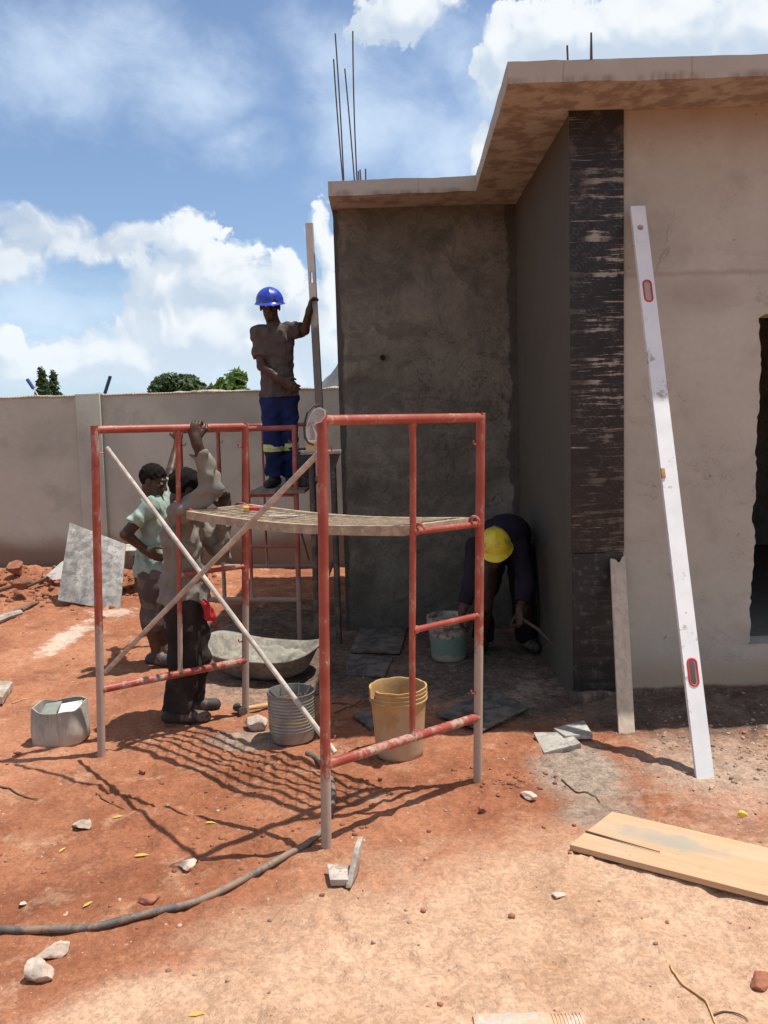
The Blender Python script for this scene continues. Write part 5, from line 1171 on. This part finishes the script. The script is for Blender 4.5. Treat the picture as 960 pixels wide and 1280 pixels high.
# ------------------------------------------------------------------ people: distance fields turned into one continuous surface
def unit(v_): v_ = npt(v_); return v_/np.linalg.norm(v_)
def rotv(v_, ax, a): return Vector(Matrix.Rotation(a, 3, Vector(ax))@Vector(v_))
class Blob:
    def __init__(s): s.p = []; s.cut = []; s.fold = None
    def cap(s, a, b, ra, rb, k=0.03, cut=None): s.p.append(('c', npt(a), npt(b), ra, rb, k, cut)); return s
    def ell(s, c, r_, Mx=None, k=0.03, cut=None, neg=False): s.p.append(('n' if neg else 'e', npt(c), npt(r_), np.eye(3) if Mx is None else np.array(Mx, float), None, k, cut)); return s
    def grid(s, vox):
        lo, hi = [], []
        for q_ in s.p:
            if q_[0] == 'c': m_ = max(q_[3], q_[4]); lo.append(np.minimum(q_[1], q_[2])-m_); hi.append(np.maximum(q_[1], q_[2])+m_)
            elif q_[0] == 'e': m_ = q_[2].max(); lo.append(q_[1]-m_); hi.append(q_[1]+m_)
        lo = np.min(lo, 0)-0.03; hi = np.max(hi, 0)+0.03; n = np.ceil((hi-lo)/vox).astype(int)+1
        return lo, n
    def build(s, vox):
        lo, n = s.grid(vox); Dm = np.full(n, 0.5, np.float32)
        ax = [lo[i]+np.arange(n[i])*vox for i in range(3)]
        for q_ in s.p:
            if q_[0] == 'c': m_ = max(q_[3], q_[4]); b0, b1 = np.minimum(q_[1], q_[2])-m_, np.maximum(q_[1], q_[2])+m_
            else: m_ = q_[2].max(); b0, b1 = q_[1]-m_, q_[1]+m_
            pad = 0.03+q_[5]; i0 = np.clip(np.floor((b0-pad-lo)/vox).astype(int), 0, n); i1 = np.clip(np.ceil((b1+pad-lo)/vox).astype(int)+1, 0, n)
            sl_ = tuple(slice(a, b) for a, b in zip(i0, i1))
            X_, Y_, Z_ = np.meshgrid(*[ax[i][sl_[i]].astype(np.float32) for i in range(3)], indexing='ij')
            if q_[0] == 'c':
                a, b = q_[1], q_[2]; ab = b-a; L2 = max(ab@ab, 1e-9)
                t_ = np.clip(((X_-a[0])*ab[0]+(Y_-a[1])*ab[1]+(Z_-a[2])*ab[2])/L2, 0, 1)
                d_ = np.sqrt((X_-a[0]-t_*ab[0])**2+(Y_-a[1]-t_*ab[1])**2+(Z_-a[2]-t_*ab[2])**2)-(q_[3]+(q_[4]-q_[3])*t_)
            else:
                Mx = q_[3]; c_ = q_[1]; l_ = [(X_-c_[0])*Mx[0, i]+(Y_-c_[1])*Mx[1, i]+(Z_-c_[2])*Mx[2, i] for i in range(3)]
                k0 = np.sqrt(sum((l_[i]/q_[2][i])**2 for i in range(3))); k1 = np.sqrt(sum((l_[i]/q_[2][i]**2)**2 for i in range(3)))+1e-6; d_ = k0*(k0-1)/k1
            if q_[6] is not None:
                for (pt, nn) in q_[6]: d_ = np.maximum(d_, (X_-pt[0])*nn[0]+(Y_-pt[1])*nn[1]+(Z_-pt[2])*nn[2])
            cur = Dm[sl_]; k = q_[5]
            if q_[0] == 'n':
                h_ = np.clip(0.5-0.5*(cur+d_)/k, 0, 1); Dm[sl_] = cur*(1-h_)-d_*h_+k*h_*(1-h_)
            else:
                h_ = np.clip(0.5+0.5*(cur-d_)/k, 0, 1); Dm[sl_] = cur*(1-h_)+d_*h_-k*h_*(1-h_)
        if s.cut or s.fold is not None:
            X_, Y_, Z_ = np.meshgrid(*[a.astype(np.float32) for a in ax], indexing='ij')
            if s.fold is not None: Dm += s.fold(X_, Y_, Z_)
            for (pt, nn) in s.cut: Dm = np.maximum(Dm, (X_-pt[0])*nn[0]+(Y_-pt[1])*nn[1]+(Z_-pt[2])*nn[2])
        return nets(Dm, lo, vox)
def nets(Dm, lo, vox):
    S = Dm < 0; n = np.array(Dm.shape)
    cnt = np.zeros(n-1, np.int8)
    for a in (0, 1):
        for b in (0, 1):
            for c_ in (0, 1): cnt += S[a:n[0]-1+a, b:n[1]-1+b, c_:n[2]-1+c_]
    I = np.argwhere((cnt > 0) & (cnt < 8)); idx = np.full(n-1, -1, np.int64); idx[tuple(I.T)] = np.arange(len(I))
    acc = np.zeros((len(I), 3)); num = np.zeros(len(I))
    cor = [(a, b, c_) for a in (0, 1) for b in (0, 1) for c_ in (0, 1)]
    for u_ in cor:
        for ax_ in range(3):
            if u_[ax_] == 0:
                w_ = list(u_); w_[ax_] = 1
                v0 = Dm[tuple((I+np.array(u_)).T)]; v1 = Dm[tuple((I+np.array(w_)).T)]; m_ = (v0 < 0) != (v1 < 0)
                t_ = np.where(m_, v0/(v0-v1+1e-12*(v0 == v1)), 0); p_ = np.tile(np.array(u_, float), (len(I), 1)); p_[:, ax_] += t_
                acc[m_] += p_[m_]; num[m_] += 1
    V = lo+(I+acc/num[:, None])*vox; Fc = []
    for ax_ in range(3):
        o1, o2 = (ax_+1) % 3, (ax_+2) % 3
        s0 = [slice(1, -1)]*3; s1 = [slice(1, -1)]*3; s0[ax_] = slice(0, -1); s1[ax_] = slice(1, None)
        a, b = S[tuple(s0)], S[tuple(s1)]; E_ = np.argwhere(a != b); off = np.ones(3, int); off[ax_] = 0; E_ = E_+off
        flip = S[tuple(E_.T)]
        d1 = np.zeros(3, int); d1[o1] = 1; d2 = np.zeros(3, int); d2[o2] = 1
        q_ = [idx[tuple((E_-d1-d2).T)], idx[tuple((E_-d2).T)], idx[tuple(E_.T)], idx[tuple((E_-d1).T)]]
        q_ = np.stack(q_, 1); q_[~flip] = q_[~flip][:, ::-1]; ok = (q_ >= 0).all(1); Fc.append(q_[ok])
    return V, np.vstack(Fc)
def blob_obj(name, blob, mat, parent, vox=0.006):
    V, Fc = blob.build(vox); base = wloc(parent) if parent is not None else np.zeros(3)
    me_ = bpy.data.meshes.new(name); V = (V-base).astype(np.float32)
    me_.vertices.add(len(V)); me_.vertices.foreach_set('co', V.ravel()); me_.loops.add(Fc.size); me_.loops.foreach_set('vertex_index', Fc.ravel().astype(np.int32))
    me_.polygons.add(len(Fc)); me_.polygons.foreach_set('loop_start', np.arange(0, Fc.size, 4, dtype=np.int32)); me_.polygons.foreach_set('use_smooth', np.ones(len(Fc), bool)); me_.update(calc_edges=True); me_.validate()
    me_.materials.append(mat); o = bpy.data.objects.new(name, me_); COL.objects.link(o); o.parent = parent
    return o
def folds(amp, seed, n=7, f0=18, f1=45, vert=0.4):
    r_ = np.random.default_rng(seed); ks = r_.normal(size=(n, 3)); ks[:, 2] *= vert if vert < 1 else 1; ks /= np.linalg.norm(ks, axis=1)[:, None]; fr = r_.uniform(f0, f1, n); ph_ = r_.uniform(0, 6.28, n)
    big = amp > 0.003 and f1 < 101
    def f(X_, Y_, Z_):
        o = np.zeros_like(X_); w = 0.5*np.sin(X_*9+Z_*7+seed)+0.5*np.sin(Y_*8-Z_*11)
        for k_, q_, p_ in zip(ks, fr, ph_):
            a_ = (X_*k_[0]+Y_*k_[1]+Z_*k_[2])*q_+p_+1.6*w
            o += 0.75*np.sin(a_)+(0.6*(np.abs(np.sin(a_*0.5))-0.64) if big else 0.25*np.sin(a_))
        if big: o = np.minimum(o, 0.5*n**0.5)
        return (amp/n**0.5)*o
    return f
def hand(b, wrist, d, palm, side, curl=0.5, spread=0.0, sc=1.0, thumb=0.5):
    """wrist, direction of the fingers, direction the palm faces, +1/-1 which side the thumb is on (cross(d,palm)*side)"""
    d = unit(d); palm = npt(palm); palm = unit(palm-d*(palm@d)); ac = np.cross(d, palm)*side; w = npt(wrist)
    Mx = np.stack([ac, palm, d], 1)
    b.ell(w+d*0.050*sc, npt([0.042, 0.017, 0.056])*sc, Mx, 0.012)
    b.cap(w-d*0.02, w+d*0.02*sc, 0.026*sc, 0.026*sc, 0.02)
    for off, ln, rr_ in ((0.031, 0.072, 0.0092), (0.010, 0.082, 0.0095), (-0.011, 0.077, 0.0092), (-0.031, 0.060, 0.0080)):
        p_ = w+d*0.088*sc+ac*off*sc; dd = d+ac*off*spread*6; a_ = 0
        for fr_, cu in ((0.44, 0.9), (0.31, 1.1), (0.25, 0.8)):
            a_ += curl*cu; v_ = unit(unit(dd)*math.cos(a_)+palm*math.sin(a_)); q_ = p_+v_*ln*fr_*sc
            b.cap(p_, q_, rr_*sc, rr_*sc*0.93, 0.005); p_ = q_
    p_ = w+d*0.030*sc+ac*0.034*sc+palm*0.006; v_ = unit(ac*0.75+d*0.75+palm*0.15); q_ = p_+v_*0.042*sc; b.cap(p_, q_, 0.0135*sc, 0.0115*sc, 0.012)
    v_ = unit(d*0.9+ac*(0.5-thumb)+palm*thumb); b.cap(q_, q_+v_*0.034*sc, 0.011*sc, 0.009*sc, 0.006)
def frameM(fwd, up):
    fwd = unit(fwd); up = npt(up); up = unit(up-fwd*(up@fwd)); rt_ = np.cross(fwd, up); return np.stack([rt_, fwd, up], 1)
def head(b, c, Mx):
    L_ = lambda x, y, z: npt(c)+Mx@npt([x, y, z])
    b.ell(L_(0, -0.012, 0.030), (0.076, 0.096, 0.088), Mx, 0.02)
    b.ell(L_(0, 0.020, -0.045), (0.059, 0.070, 0.076), Mx, 0.03)
    b.ell(L_(0, 0.062, -0.098), (0.026, 0.022, 0.020), Mx, 0.02)
    b.cap(L_(-0.036, 0.080, 0.026), L_(0.036, 0.080, 0.026), 0.013, 0.013, 0.014)
    for s_ in (-1, 1):
        b.ell(L_(s_*0.046, 0.056, -0.022), (0.020, 0.022, 0.018), Mx, 0.016)
        b.ell(L_(s_*0.031, 0.094, 0.006), (0.017, 0.016, 0.012), Mx, 0.008, neg=True)
        b.ell(L_(s_*0.079, -0.008, -0.008), (0.010, 0.022, 0.032), Mx, 0.008)
        b.cap(L_(s_*0.012, 0.094, -0.040), L_(s_*0.014, 0.090, -0.041), 0.010, 0.009, 0.008)
    b.cap(L_(0, 0.088, 0.008), L_(0, 0.108, -0.034), 0.009, 0.013, 0.010)
    b.cap(L_(-0.018, 0.084, -0.064), L_(0.018, 0.084, -0.064), 0.0095, 0.0095, 0.006)
    b.cap(L_(-0.015, 0.082, -0.080), L_(0.015, 0.082, -0.080), 0.010, 0.010, 0.006)
def eyes(c, Mx, parent):
    for s_ in (-1, 1):
        e_ = npt(c)+Mx@npt([s_*0.031, 0.077, 0.006]); mb = MB(); mb.lathe([(0.0125*math.sin(q_), -0.0125*math.cos(q_)) for q_ in np.linspace(0.02, math.pi-0.02, 9)], e_, 14, M=Mx); ey = obj('eye', mb, M['eye'], parent)
        mb = MB(); mb.lathe([(0.0, 0.0035), (0.0045, 0.0030), (0.0058, 0.0)], e_+Mx@npt([0, 0.0108, 0]), 12, M=np.stack([Mx[:, 0], Mx[:, 2], Mx[:, 1]], 1)); obj('iris', mb, M['pupil'], ey)
def hair(c, Mx, parent, thick=0.010):
    b = Blob(); b.ell(npt(c)+Mx@npt([0, -0.014, 0.032]), (0.076+thick, 0.096+thick, 0.088+thick), Mx, 0.01)
    n1 = Mx@unit([0, 0.62, -0.78]); p1 = npt(c)+Mx@npt([0, 0.050, 0.040])
    b.cut = [(p1, n1)]; b.fold = folds(0.0025, 5, 9, 120, 260, 1)
    return blob_obj('hair', b, M['hair'], parent, 0.005)
def helmet(c, Mx, parent, mat, ribs=True):
    """shell, brim with peak, ridge; local x right, y forward, z up"""
    mb = MB(); n = 40; prof = [(math.sin(q_), math.cos(q_)) for q_ in np.linspace(0.001, math.pi/2, 14)]
    def ring(i, ang, s=1.0, dz=0.0, peak=0.0): pass
    V = []; ang = np.arange(n)*2*math.pi/n
    rows = [(s_, c_, 0) for s_, c_ in prof]+[(1.03, -0.06, 0), (1.08, -0.13, 1), (1.13, -0.15, 1), (1.13, -0.175, 1), (1.06, -0.16, 1), (0.97, -0.10, 0), (0.92, 0.3, 0), (0.6, 0.72, 0), (0.02, 0.9, 0)]
    for (s_, c_, br) in rows:
        f = np.maximum(0, np.sin(ang))**2
        rx_ = 0.118*s_*np.ones(n); ry_ = 0.142*s_+br*0.034*f
        ridge = 0.010*np.exp(-(np.cos(ang)*0.118*s_/0.016)**2)*(c_ > 0.05)*min(1, s_*2)
        V.append(np.stack([rx_*np.cos(ang), ry_*np.sin(ang), 0.120*c_+ridge-br*0.010*f], 1))
    V = np.vstack(V)@Mx.T+npt(c); m_ = len(rows)
    mb.add(V, [(i*n+q_, i*n+(q_+1) % n, (i+1)*n+(q_+1) % n, (i+1)*n+q_) for i in range(m_-1) for q_ in range(n)])
    return obj('helmet', mb, mat, parent, angle=50)
def limb(b, pts_, rs, k=0.02, cut=None):
    for i in range(len(pts_)-1): b.cap(pts_[i], pts_[i+1], rs[i], rs[i+1], k, cut)
def shoe(parent, ankle, fwd, mat, ln=0.27, name='shoe', zg=None):
    f = unit([fwd[0], fwd[1], 0]); s_ = np.cross(f, [0, 0, 1.0]); a = npt(ankle); z0_ = a[2]-0.075 if zg is None else zg
    h_ = npt([a[0], a[1], z0_])-f*0.06; b = Blob()
    b.cap(h_+npt([0, 0, .045]), h_+f*0.10+npt([0, 0, .045]), 0.040, 0.044, 0.02); b.cap(h_+f*0.10+npt([0, 0, .042]), h_+f*(ln-0.045)+npt([0, 0, .030]), 0.046, 0.036, 0.02)
    b.cap(h_+f*0.02+npt([0, 0, .06]), a, 0.042, 0.046, 0.02); b.cut = [(npt([0, 0, z0_]), npt([0, 0, -1.0]))]
    return blob_obj(name, b, mat, parent, 0.006)

def person(label, J, look, opts):
    """J: joints in world space. One continuous body; clothes, hair, shoes and helmet are its children."""
    b = Blob(); base = npt([(J['ankL'][0]+J['ankR'][0])/2, (J['ankL'][1]+J['ankR'][1])/2, min(J['ankL'][2], J['ankR'][2])-0.07])
    up_ = unit(J['neck']-J['pelvis']); rt_ = J['shR']-J['shL']; rt_ = unit(rt_-up_*(rt_@up_)); fw_ = np.cross(up_, rt_)
    T = np.stack([rt_, fw_, up_], 1); L_ = np.linalg.norm(J['neck']-J['pelvis']); pel = J['pelvis']
    tw = opts.get('build', 1.0)
    torso = [('e', pel+up_*0.00, (0.155*tw, 0.108*tw, 0.125)), ('e', pel+up_*L_*0.34, (0.142*tw, 0.100*tw, 0.15)), ('e', pel+up_*L_*0.68, (0.165*tw, 0.112*tw, 0.17))]
    hc = J['head']; Mh = frameM(look, opts.get('headup', up_*0.4+npt([0, 0, 1])))
    for (_, c_, r_) in torso: b.ell(c_, r_, T, 0.05)
    b.cap(J['shL'], J['shR'], 0.058, 0.058, 0.05)
    b.cap(J['neck']-up_*0.02, hc+Mh@npt([0, -0.02, -0.06]), 0.060, 0.054, 0.03)
    head(b, hc, Mh)
    ar = opts.get('arm', (0.050, 0.040, 0.028))
    for s_ in 'LR':
        limb(b, [J['sh'+s_], J['el'+s_]], [ar[0], ar[1]], 0.03); limb(b, [J['el'+s_], J['wr'+s_]], [ar[1]*1.02, ar[2]], 0.012)
        limb(b, [J['hip'+s_], J['kn'+s_]], [0.086, 0.056], 0.04); kn, an = J['kn'+s_], J['ank'+s_]
        calf = kn+(an-kn)*0.3-opts['legfwd']*0.012
        limb(b, [kn, calf, an], [0.054, 0.052, 0.036], 0.025)
        hd = opts['hand'+s_]; hand(b, J['wr'+s_], *hd)
        f = unit([opts['toe'+s_][0], opts['toe'+s_][1], 0]); b.cap(an-npt([0, 0, .03]), an+f*0.13-npt([0, 0, .048]), 0.036, 0.024, 0.02)
    o = blob_obj('person', b, M['skin'], None, 0.0055)
    me_ = o.data; co = np.empty(len(me_.vertices)*3, np.float32); me_.vertices.foreach_get('co', co); co = co.reshape(-1, 3)-base.astype(np.float32); me_.vertices.foreach_set('co', co.ravel()); me_.update(); o.location = base
    tag(o, label, 'person')
    # shirt
    sh = opts['shirt']; s = Blob(); e = sh.get('ease', 0.016)
    nk = [(J['neck']+up_*0.030+fw_*0.02, unit(up_*1.0+fw_*0.25))]
    for (_, c_, r_) in torso: s.ell(c_, npt(r_)+npt([e, e, e*0.4]), T, 0.06, nk)
    s.cap(J['shL'], J['shR'], 0.058+e*0.7, 0.058+e*0.7, 0.05, nk)
    if 'hem' in sh: s.ell(pel+up_*0.02, npt([0.155*tw, 0.112*tw, 0.13])+e*1.5, T, 0.06); s.cap(pel+up_*0.1, sh['hem'], 0.12*tw+e, 0.13*tw+e, 0.06)
    for s_ in 'LR':
        a_, b_, c_ = J['sh'+s_], J['el'+s_], J['wr'+s_]; fr_ = sh['sleeve']
        if fr_ <= 1: q_ = a_+(b_-a_)*fr_; s.cap(a_, q_+(b_-a_)*0.12, ar[0]+e*0.9, ar[1]+e*1.5+0.006, 0.03, [(q_, unit(b_-a_))])
        else:
            s.cap(a_, b_, ar[0]+e*0.9, ar[1]+e, 0.03); q_ = b_+(c_-b_)*(fr_-1); s.cap(b_, q_+(c_-b_)*0.1, ar[1]+e*1.1, ar[2]+e*1.3, 0.02, [(q_, unit(c_-b_))])
    s.cut = [(sh.get('hem', pel-up_*0.04), -up_)]
    s.fold = folds(sh.get('fold', 0.004)*0.55, sh.get('seed', 1), 9, 34, 95, 0.8); so_ = blob_obj('shirt', s, sh['mat'], o, 0.0065)
    # trousers
    tr2 = opts['trousers']; p = Blob(); e = tr2.get('ease', 0.014)
    p.ell(pel+up_*-0.01, npt([0.155*tw+e, 0.108*tw+e, 0.13]), T, 0.05)
    for s_ in 'LR':
        h_, k_, a_ = J['hip'+s_], J['kn'+s_], J['ank'+s_]; fr_ = tr2['leg']
        p.cap(h_, k_, 0.090+e, 0.060+e*1.4, 0.04)
        if fr_ > 1: q_ = k_+(a_-k_)*(fr_-1); p.cap(k_, q_+(a_-k_)*0.1, 0.060+e*1.4, tr2.get('cuff', 0.058)+e*1.2, 0.04, [(q_, unit(a_-k_))])
    if tr2['leg'] <= 1: p.cut = [(J['knL']*0.5+J['knR']*0.5-npt([0, 0, .02]), npt([0, 0, -1.0]))]
    p.cut = p.cut+[(tr2.get('waist', pel+up_*0.09), up_)]
    p.fold = folds(tr2.get('fold', 0.004)*0.5, tr2.get('seed', 3), 9, 32, 90, 1.0); to_ = blob_obj('trousers' if tr2['leg'] > 1 else 'shorts', p, tr2['mat'], o, 0.0065)
    for s_ in 'LR': shoe(o, J['ank'+s_], opts['toe'+s_], opts['shoe'], name=opts.get('shoename', 'shoe'), zg=opts.get('zg'))
    eyes(hc, Mh, o)
    if opts.get('hat') is not None: helmet(hc+Mh@npt([0, -0.010, 0.042]), Mh@np.array(Matrix.Rotation(RAD(opts.get('hatpitch', -4)), 3, 'X')), o, opts['hat'])
    else: hair(hc, Mh, o, opts.get('hair', 0.010))
    return o, T, Mh

Z = npt([0, 0, 1.0])
# --- worker in grey shirt inside the near scaffold
Y1 = 4.97
J = dict(pelvis=D(231, 752, 4.97), neck=D(226, 634, 4.93), head=D(232, 612, 4.93))
J.update(shR=D(226, 641, 4.79), shL=D(238, 648, 5.09), elR=D(266, 610, 4.77), elL=D(276, 690, 5.12), hipR=D(228, 762, 4.89), hipL=D(234, 762, 5.07), knR=D(231, 830, 4.90), knL=D(244, 822, 5.10), ankR=D(222, 893, 4.91), ankL=D(236, 883, 5.12))
hb_ = on(P3, P4, 0.635, 1.783, la); J['wrR'] = hb_+npt([0.015, -0.045, -0.075]); J['wrL'] = npt([D(281, 648, 5.04)[0], 5.06, 1.275])
zg1 = 0.0
J['ankR'][2] = 0.085; J['ankL'][2] = 0.085
man1, T1, _ = person('person in a long-sleeved grey shirt gripping the near scaffold bar, seen from behind', J, (0.80, 0.55, -0.45),
    dict(build=0.90, legfwd=npt([1, 0.2, 0]), handR=((-0.12, 0.15, 1), (0.1, 1, 0.0), -1, 0.85), handL=((0.0, -0.05, 1), (0.1, -1, 0.1), -1, 0.80), toeR=(1, 0.10, 0), toeL=(1, 0.25, 0),
         shirt=dict(mat=M['greyshirt'], sleeve=1.72, ease=0.017, fold=0.024, seed=2, hem=J['pelvis']-npt([0, 0, -0.01])), trousers=dict(mat=M['trouser'], leg=1.97, ease=0.020, fold=0.024, seed=7, cuff=0.066, waist=J['pelvis']+npt([0, 0, 0.055])), shoe=M['shoe'], zg=0.0))
b = Blob(); b.ell(J['pelvis']+npt([0, 0, 0.035]), (0.172, 0.128, 0.05), T1, 0.02); b.cut = [(J['pelvis']+npt([0, 0, 0.068]), Z), (J['pelvis']+npt([0, 0, 0.0]), -Z)]; blob_obj('waistband', b, M['redcloth'], man1, 0.0065)
b = Blob(); c_ = D(254, 748, 4.84); b.cap(c_, c_+npt([0.035, -0.02, -0.10]), 0.016, 0.030, 0.02); b.cap(c_+npt([0.02, 0, -.04]), c_+npt([0.07, -0.01, -0.15]), 0.016, 0.012, 0.02); b.fold = folds(0.006, 4, 7, 60, 120, 1); blob_obj('hanging_cloth', b, M['redcloth'], man1, 0.006)

# --- worker in mint shirt
Y2 = 6.22
J = dict(pelvis=D(193, 714, 6.22), neck=D(196, 625, 6.24), head=D(192, 601, 6.22))
J.update(shR=D(187, 634, 6.05), shL=D(206, 630, 6.42), elR=D(157, 668, 5.98), elL=D(214, 588, 6.62), wrR=D(182, 688, 6.04), hipR=D(191, 722, 6.13), hipL=D(198, 722, 6.32), knR=D(192, 776, 6.14), knL=D(200, 772, 6.36), ankR=D(197, 822, 6.16), ankL=D(205, 815, 6.42))
J['wrL'] = npt([R1[0]+0.02, R1[1]-0.05, 1.70])
J['ankR'][2] = J['ankL'][2] = 0.085+ghs(J['ankR'][0], J['ankR'][1])
person('person in mint green shirt and brown shorts with hand on hip behind the scaffold', J, (0.95, -0.12, -0.32),
    dict(build=0.98, legfwd=npt([1, 0, 0]), handR=((0.8, 0.05, -0.5), (0.3, 0.9, 0.2), 1, 0.35), handL=((0, 0.25, 1), (0.0, 1, 0.1), 1, 0.8), toeR=(1, -0.1, 0), toeL=(1, 0.2, 0),
         shirt=dict(mat=M['mint'], sleeve=0.62, ease=0.015, fold=0.022, seed=12, hem=J['pelvis']-npt([0, 0, 0.04])), trousers=dict(mat=M['shorts'], leg=1.22, ease=0.018, fold=0.018, seed=9, cuff=0.062), shoe=M['shoe'], shoename='sandal'))

# --- worker with blue helmet on the rear scaffold
J = dict(pelvis=D(349, 492, 7.30), neck=D(343, 405, 7.28), head=D(337.5, 383, 7.24))
J.update(shR=D(323, 417, 7.26), shL=D(364, 413, 7.30), elR=D(327, 458, 7.20), wrR=D(353, 476, 7.10), elL=D(381, 413, 7.24), wrL=D(386.5, 389, 7.13), hipR=D(339, 500, 7.28), hipL=D(359, 500, 7.32), knR=D(341, 552, 7.24), knL=D(361, 550, 7.32), ankR=D(343, 597, 7.26), ankL=D(364, 598, 7.36))
zst = 1.272; J['ankR'][2] = J['ankL'][2] = zst+0.085
man3, T3, M3 = person('person in blue helmet and dark T-shirt standing on the rear scaffold holding a level', J, (0.10, -1, -0.12),
    dict(build=0.84, legfwd=npt([0, -1, 0]), handR=((0.8, -0.15, -0.5), (0.1, 1, 0.1), 1, 0.35), handL=((0.12, 0.25, 1), (0.9, 0.3, 0), 1, 0.7), toeR=(-0.25, -1, 0), toeL=(0.35, -1, 0),
         shirt=dict(mat=M['tshirt'], sleeve=0.72, ease=0.014, fold=0.020, seed=22, hem=J['pelvis']-npt([0, 0, 0.03])), trousers=dict(mat=M['navy'], leg=1.96, ease=0.010, fold=0.020, seed=19, cuff=0.062), shoe=M['shoe'], hat=M['bluehat'], zg=zst))
for s_ in 'LR':
    k_, a_ = J['kn'+s_], J['ank'+s_]; d_ = unit(a_-k_)
    for (f0, f1, mt, ex) in ((0.02, 0.085, M['reflect'], 0.010), (0.038, 0.062, M['silver'], 0.0125)):
        b = Blob(); p0, p1 = k_+d_*f0, k_+d_*f1; b.cap(k_, k_+d_*0.2, 0.0735+ex, 0.0735+ex, 0.01); b.cut = [(p1, d_), (p0, -d_)]; blob_obj('reflective_band', b, mt, man3, 0.006)
cp = D(357, 419, 7.17); mb = MB(); mb.slab([cp+npt([-.018, -.003, -.018]), cp+npt([.018, 0, -.018]), cp+npt([.018, .003, .018]), cp+npt([-.018, 0, .018])], 0.004, n=(0, -1, 0)); 
# his straight edge
lf = D(402, 560, 7.22); lt = D(386.5, 279, 7.20)
lf = lt+(lf-lt)*1.0
make_level('straight_edge', 'mortar smeared grey aluminium level held upright by the worker in blue helmet', lf, lt, 0.064, 0.026, [(along(lf, lt, 347), 0.013, 0.050)], M['alugrey'], M['alugrey'], (1, -0.25, 0))

# --- worker bending down in the shaded recess
J = dict(pelvis=D(634, 668, 6.45), neck=D(622, 668, 5.98), head=D(618, 688, 5.86))
J.update(shR=D(594, 684, 6.05), shL=D(647, 684, 6.05), elR=D(588, 730, 5.98), wrR=D(578, 764, 5.93), elL=D(658, 728, 5.96), wrL=D(650, 764, 5.82), hipR=D(616, 690, 6.46), hipL=D(650, 690, 6.46), knR=D(606, 758, 6.22), knL=D(655, 760, 6.22), ankR=D(604, 812, 6.36), ankL=D(658, 814, 6.36))
J['ankR'][2] = J['ankL'][2] = 0.085+ghs(0.7, 6.3)
person('person in yellow helmet and dark overalls bending down in the shaded recess', J, (-0.12, -1, -0.42),
    dict(build=0.98, headup=npt([0, -0.25, 1]), legfwd=npt([0, -1, 0]), handR=((-0.15, -0.1, -1), (0.6, -0.2, 0), 1, 0.5), handL=((-0.1, -0.3, -1), (-0.6, -0.3, 0), 1, 0.8), toeR=(-0.3, -1, 0), toeL=(0.3, -1, 0),
         shirt=dict(mat=M['purple'], sleeve=1.7, ease=0.020, fold=0.006, seed=32, hem=J['pelvis']), trousers=dict(mat=M['darkcloth'], leg=1.95, ease=0.022, fold=0.006, seed=29), shoe=M['shoe'], hat=M['yellowhat'], hatpitch=0))
wl = J['wrL']; tw_ = thing('trowel', 'long handled float held by the bending worker in the dark recess', 'tool', wl)
mb = MB(); e0 = D(692, 806, 5.78); mb.tube([wl+npt([-.02, -.02, -.03]), wl+(e0-wl)*0.5+npt([0, -.02, -.0]), e0], 0.011, 8); obj('handle', mb, M['timberdark'], tw_)
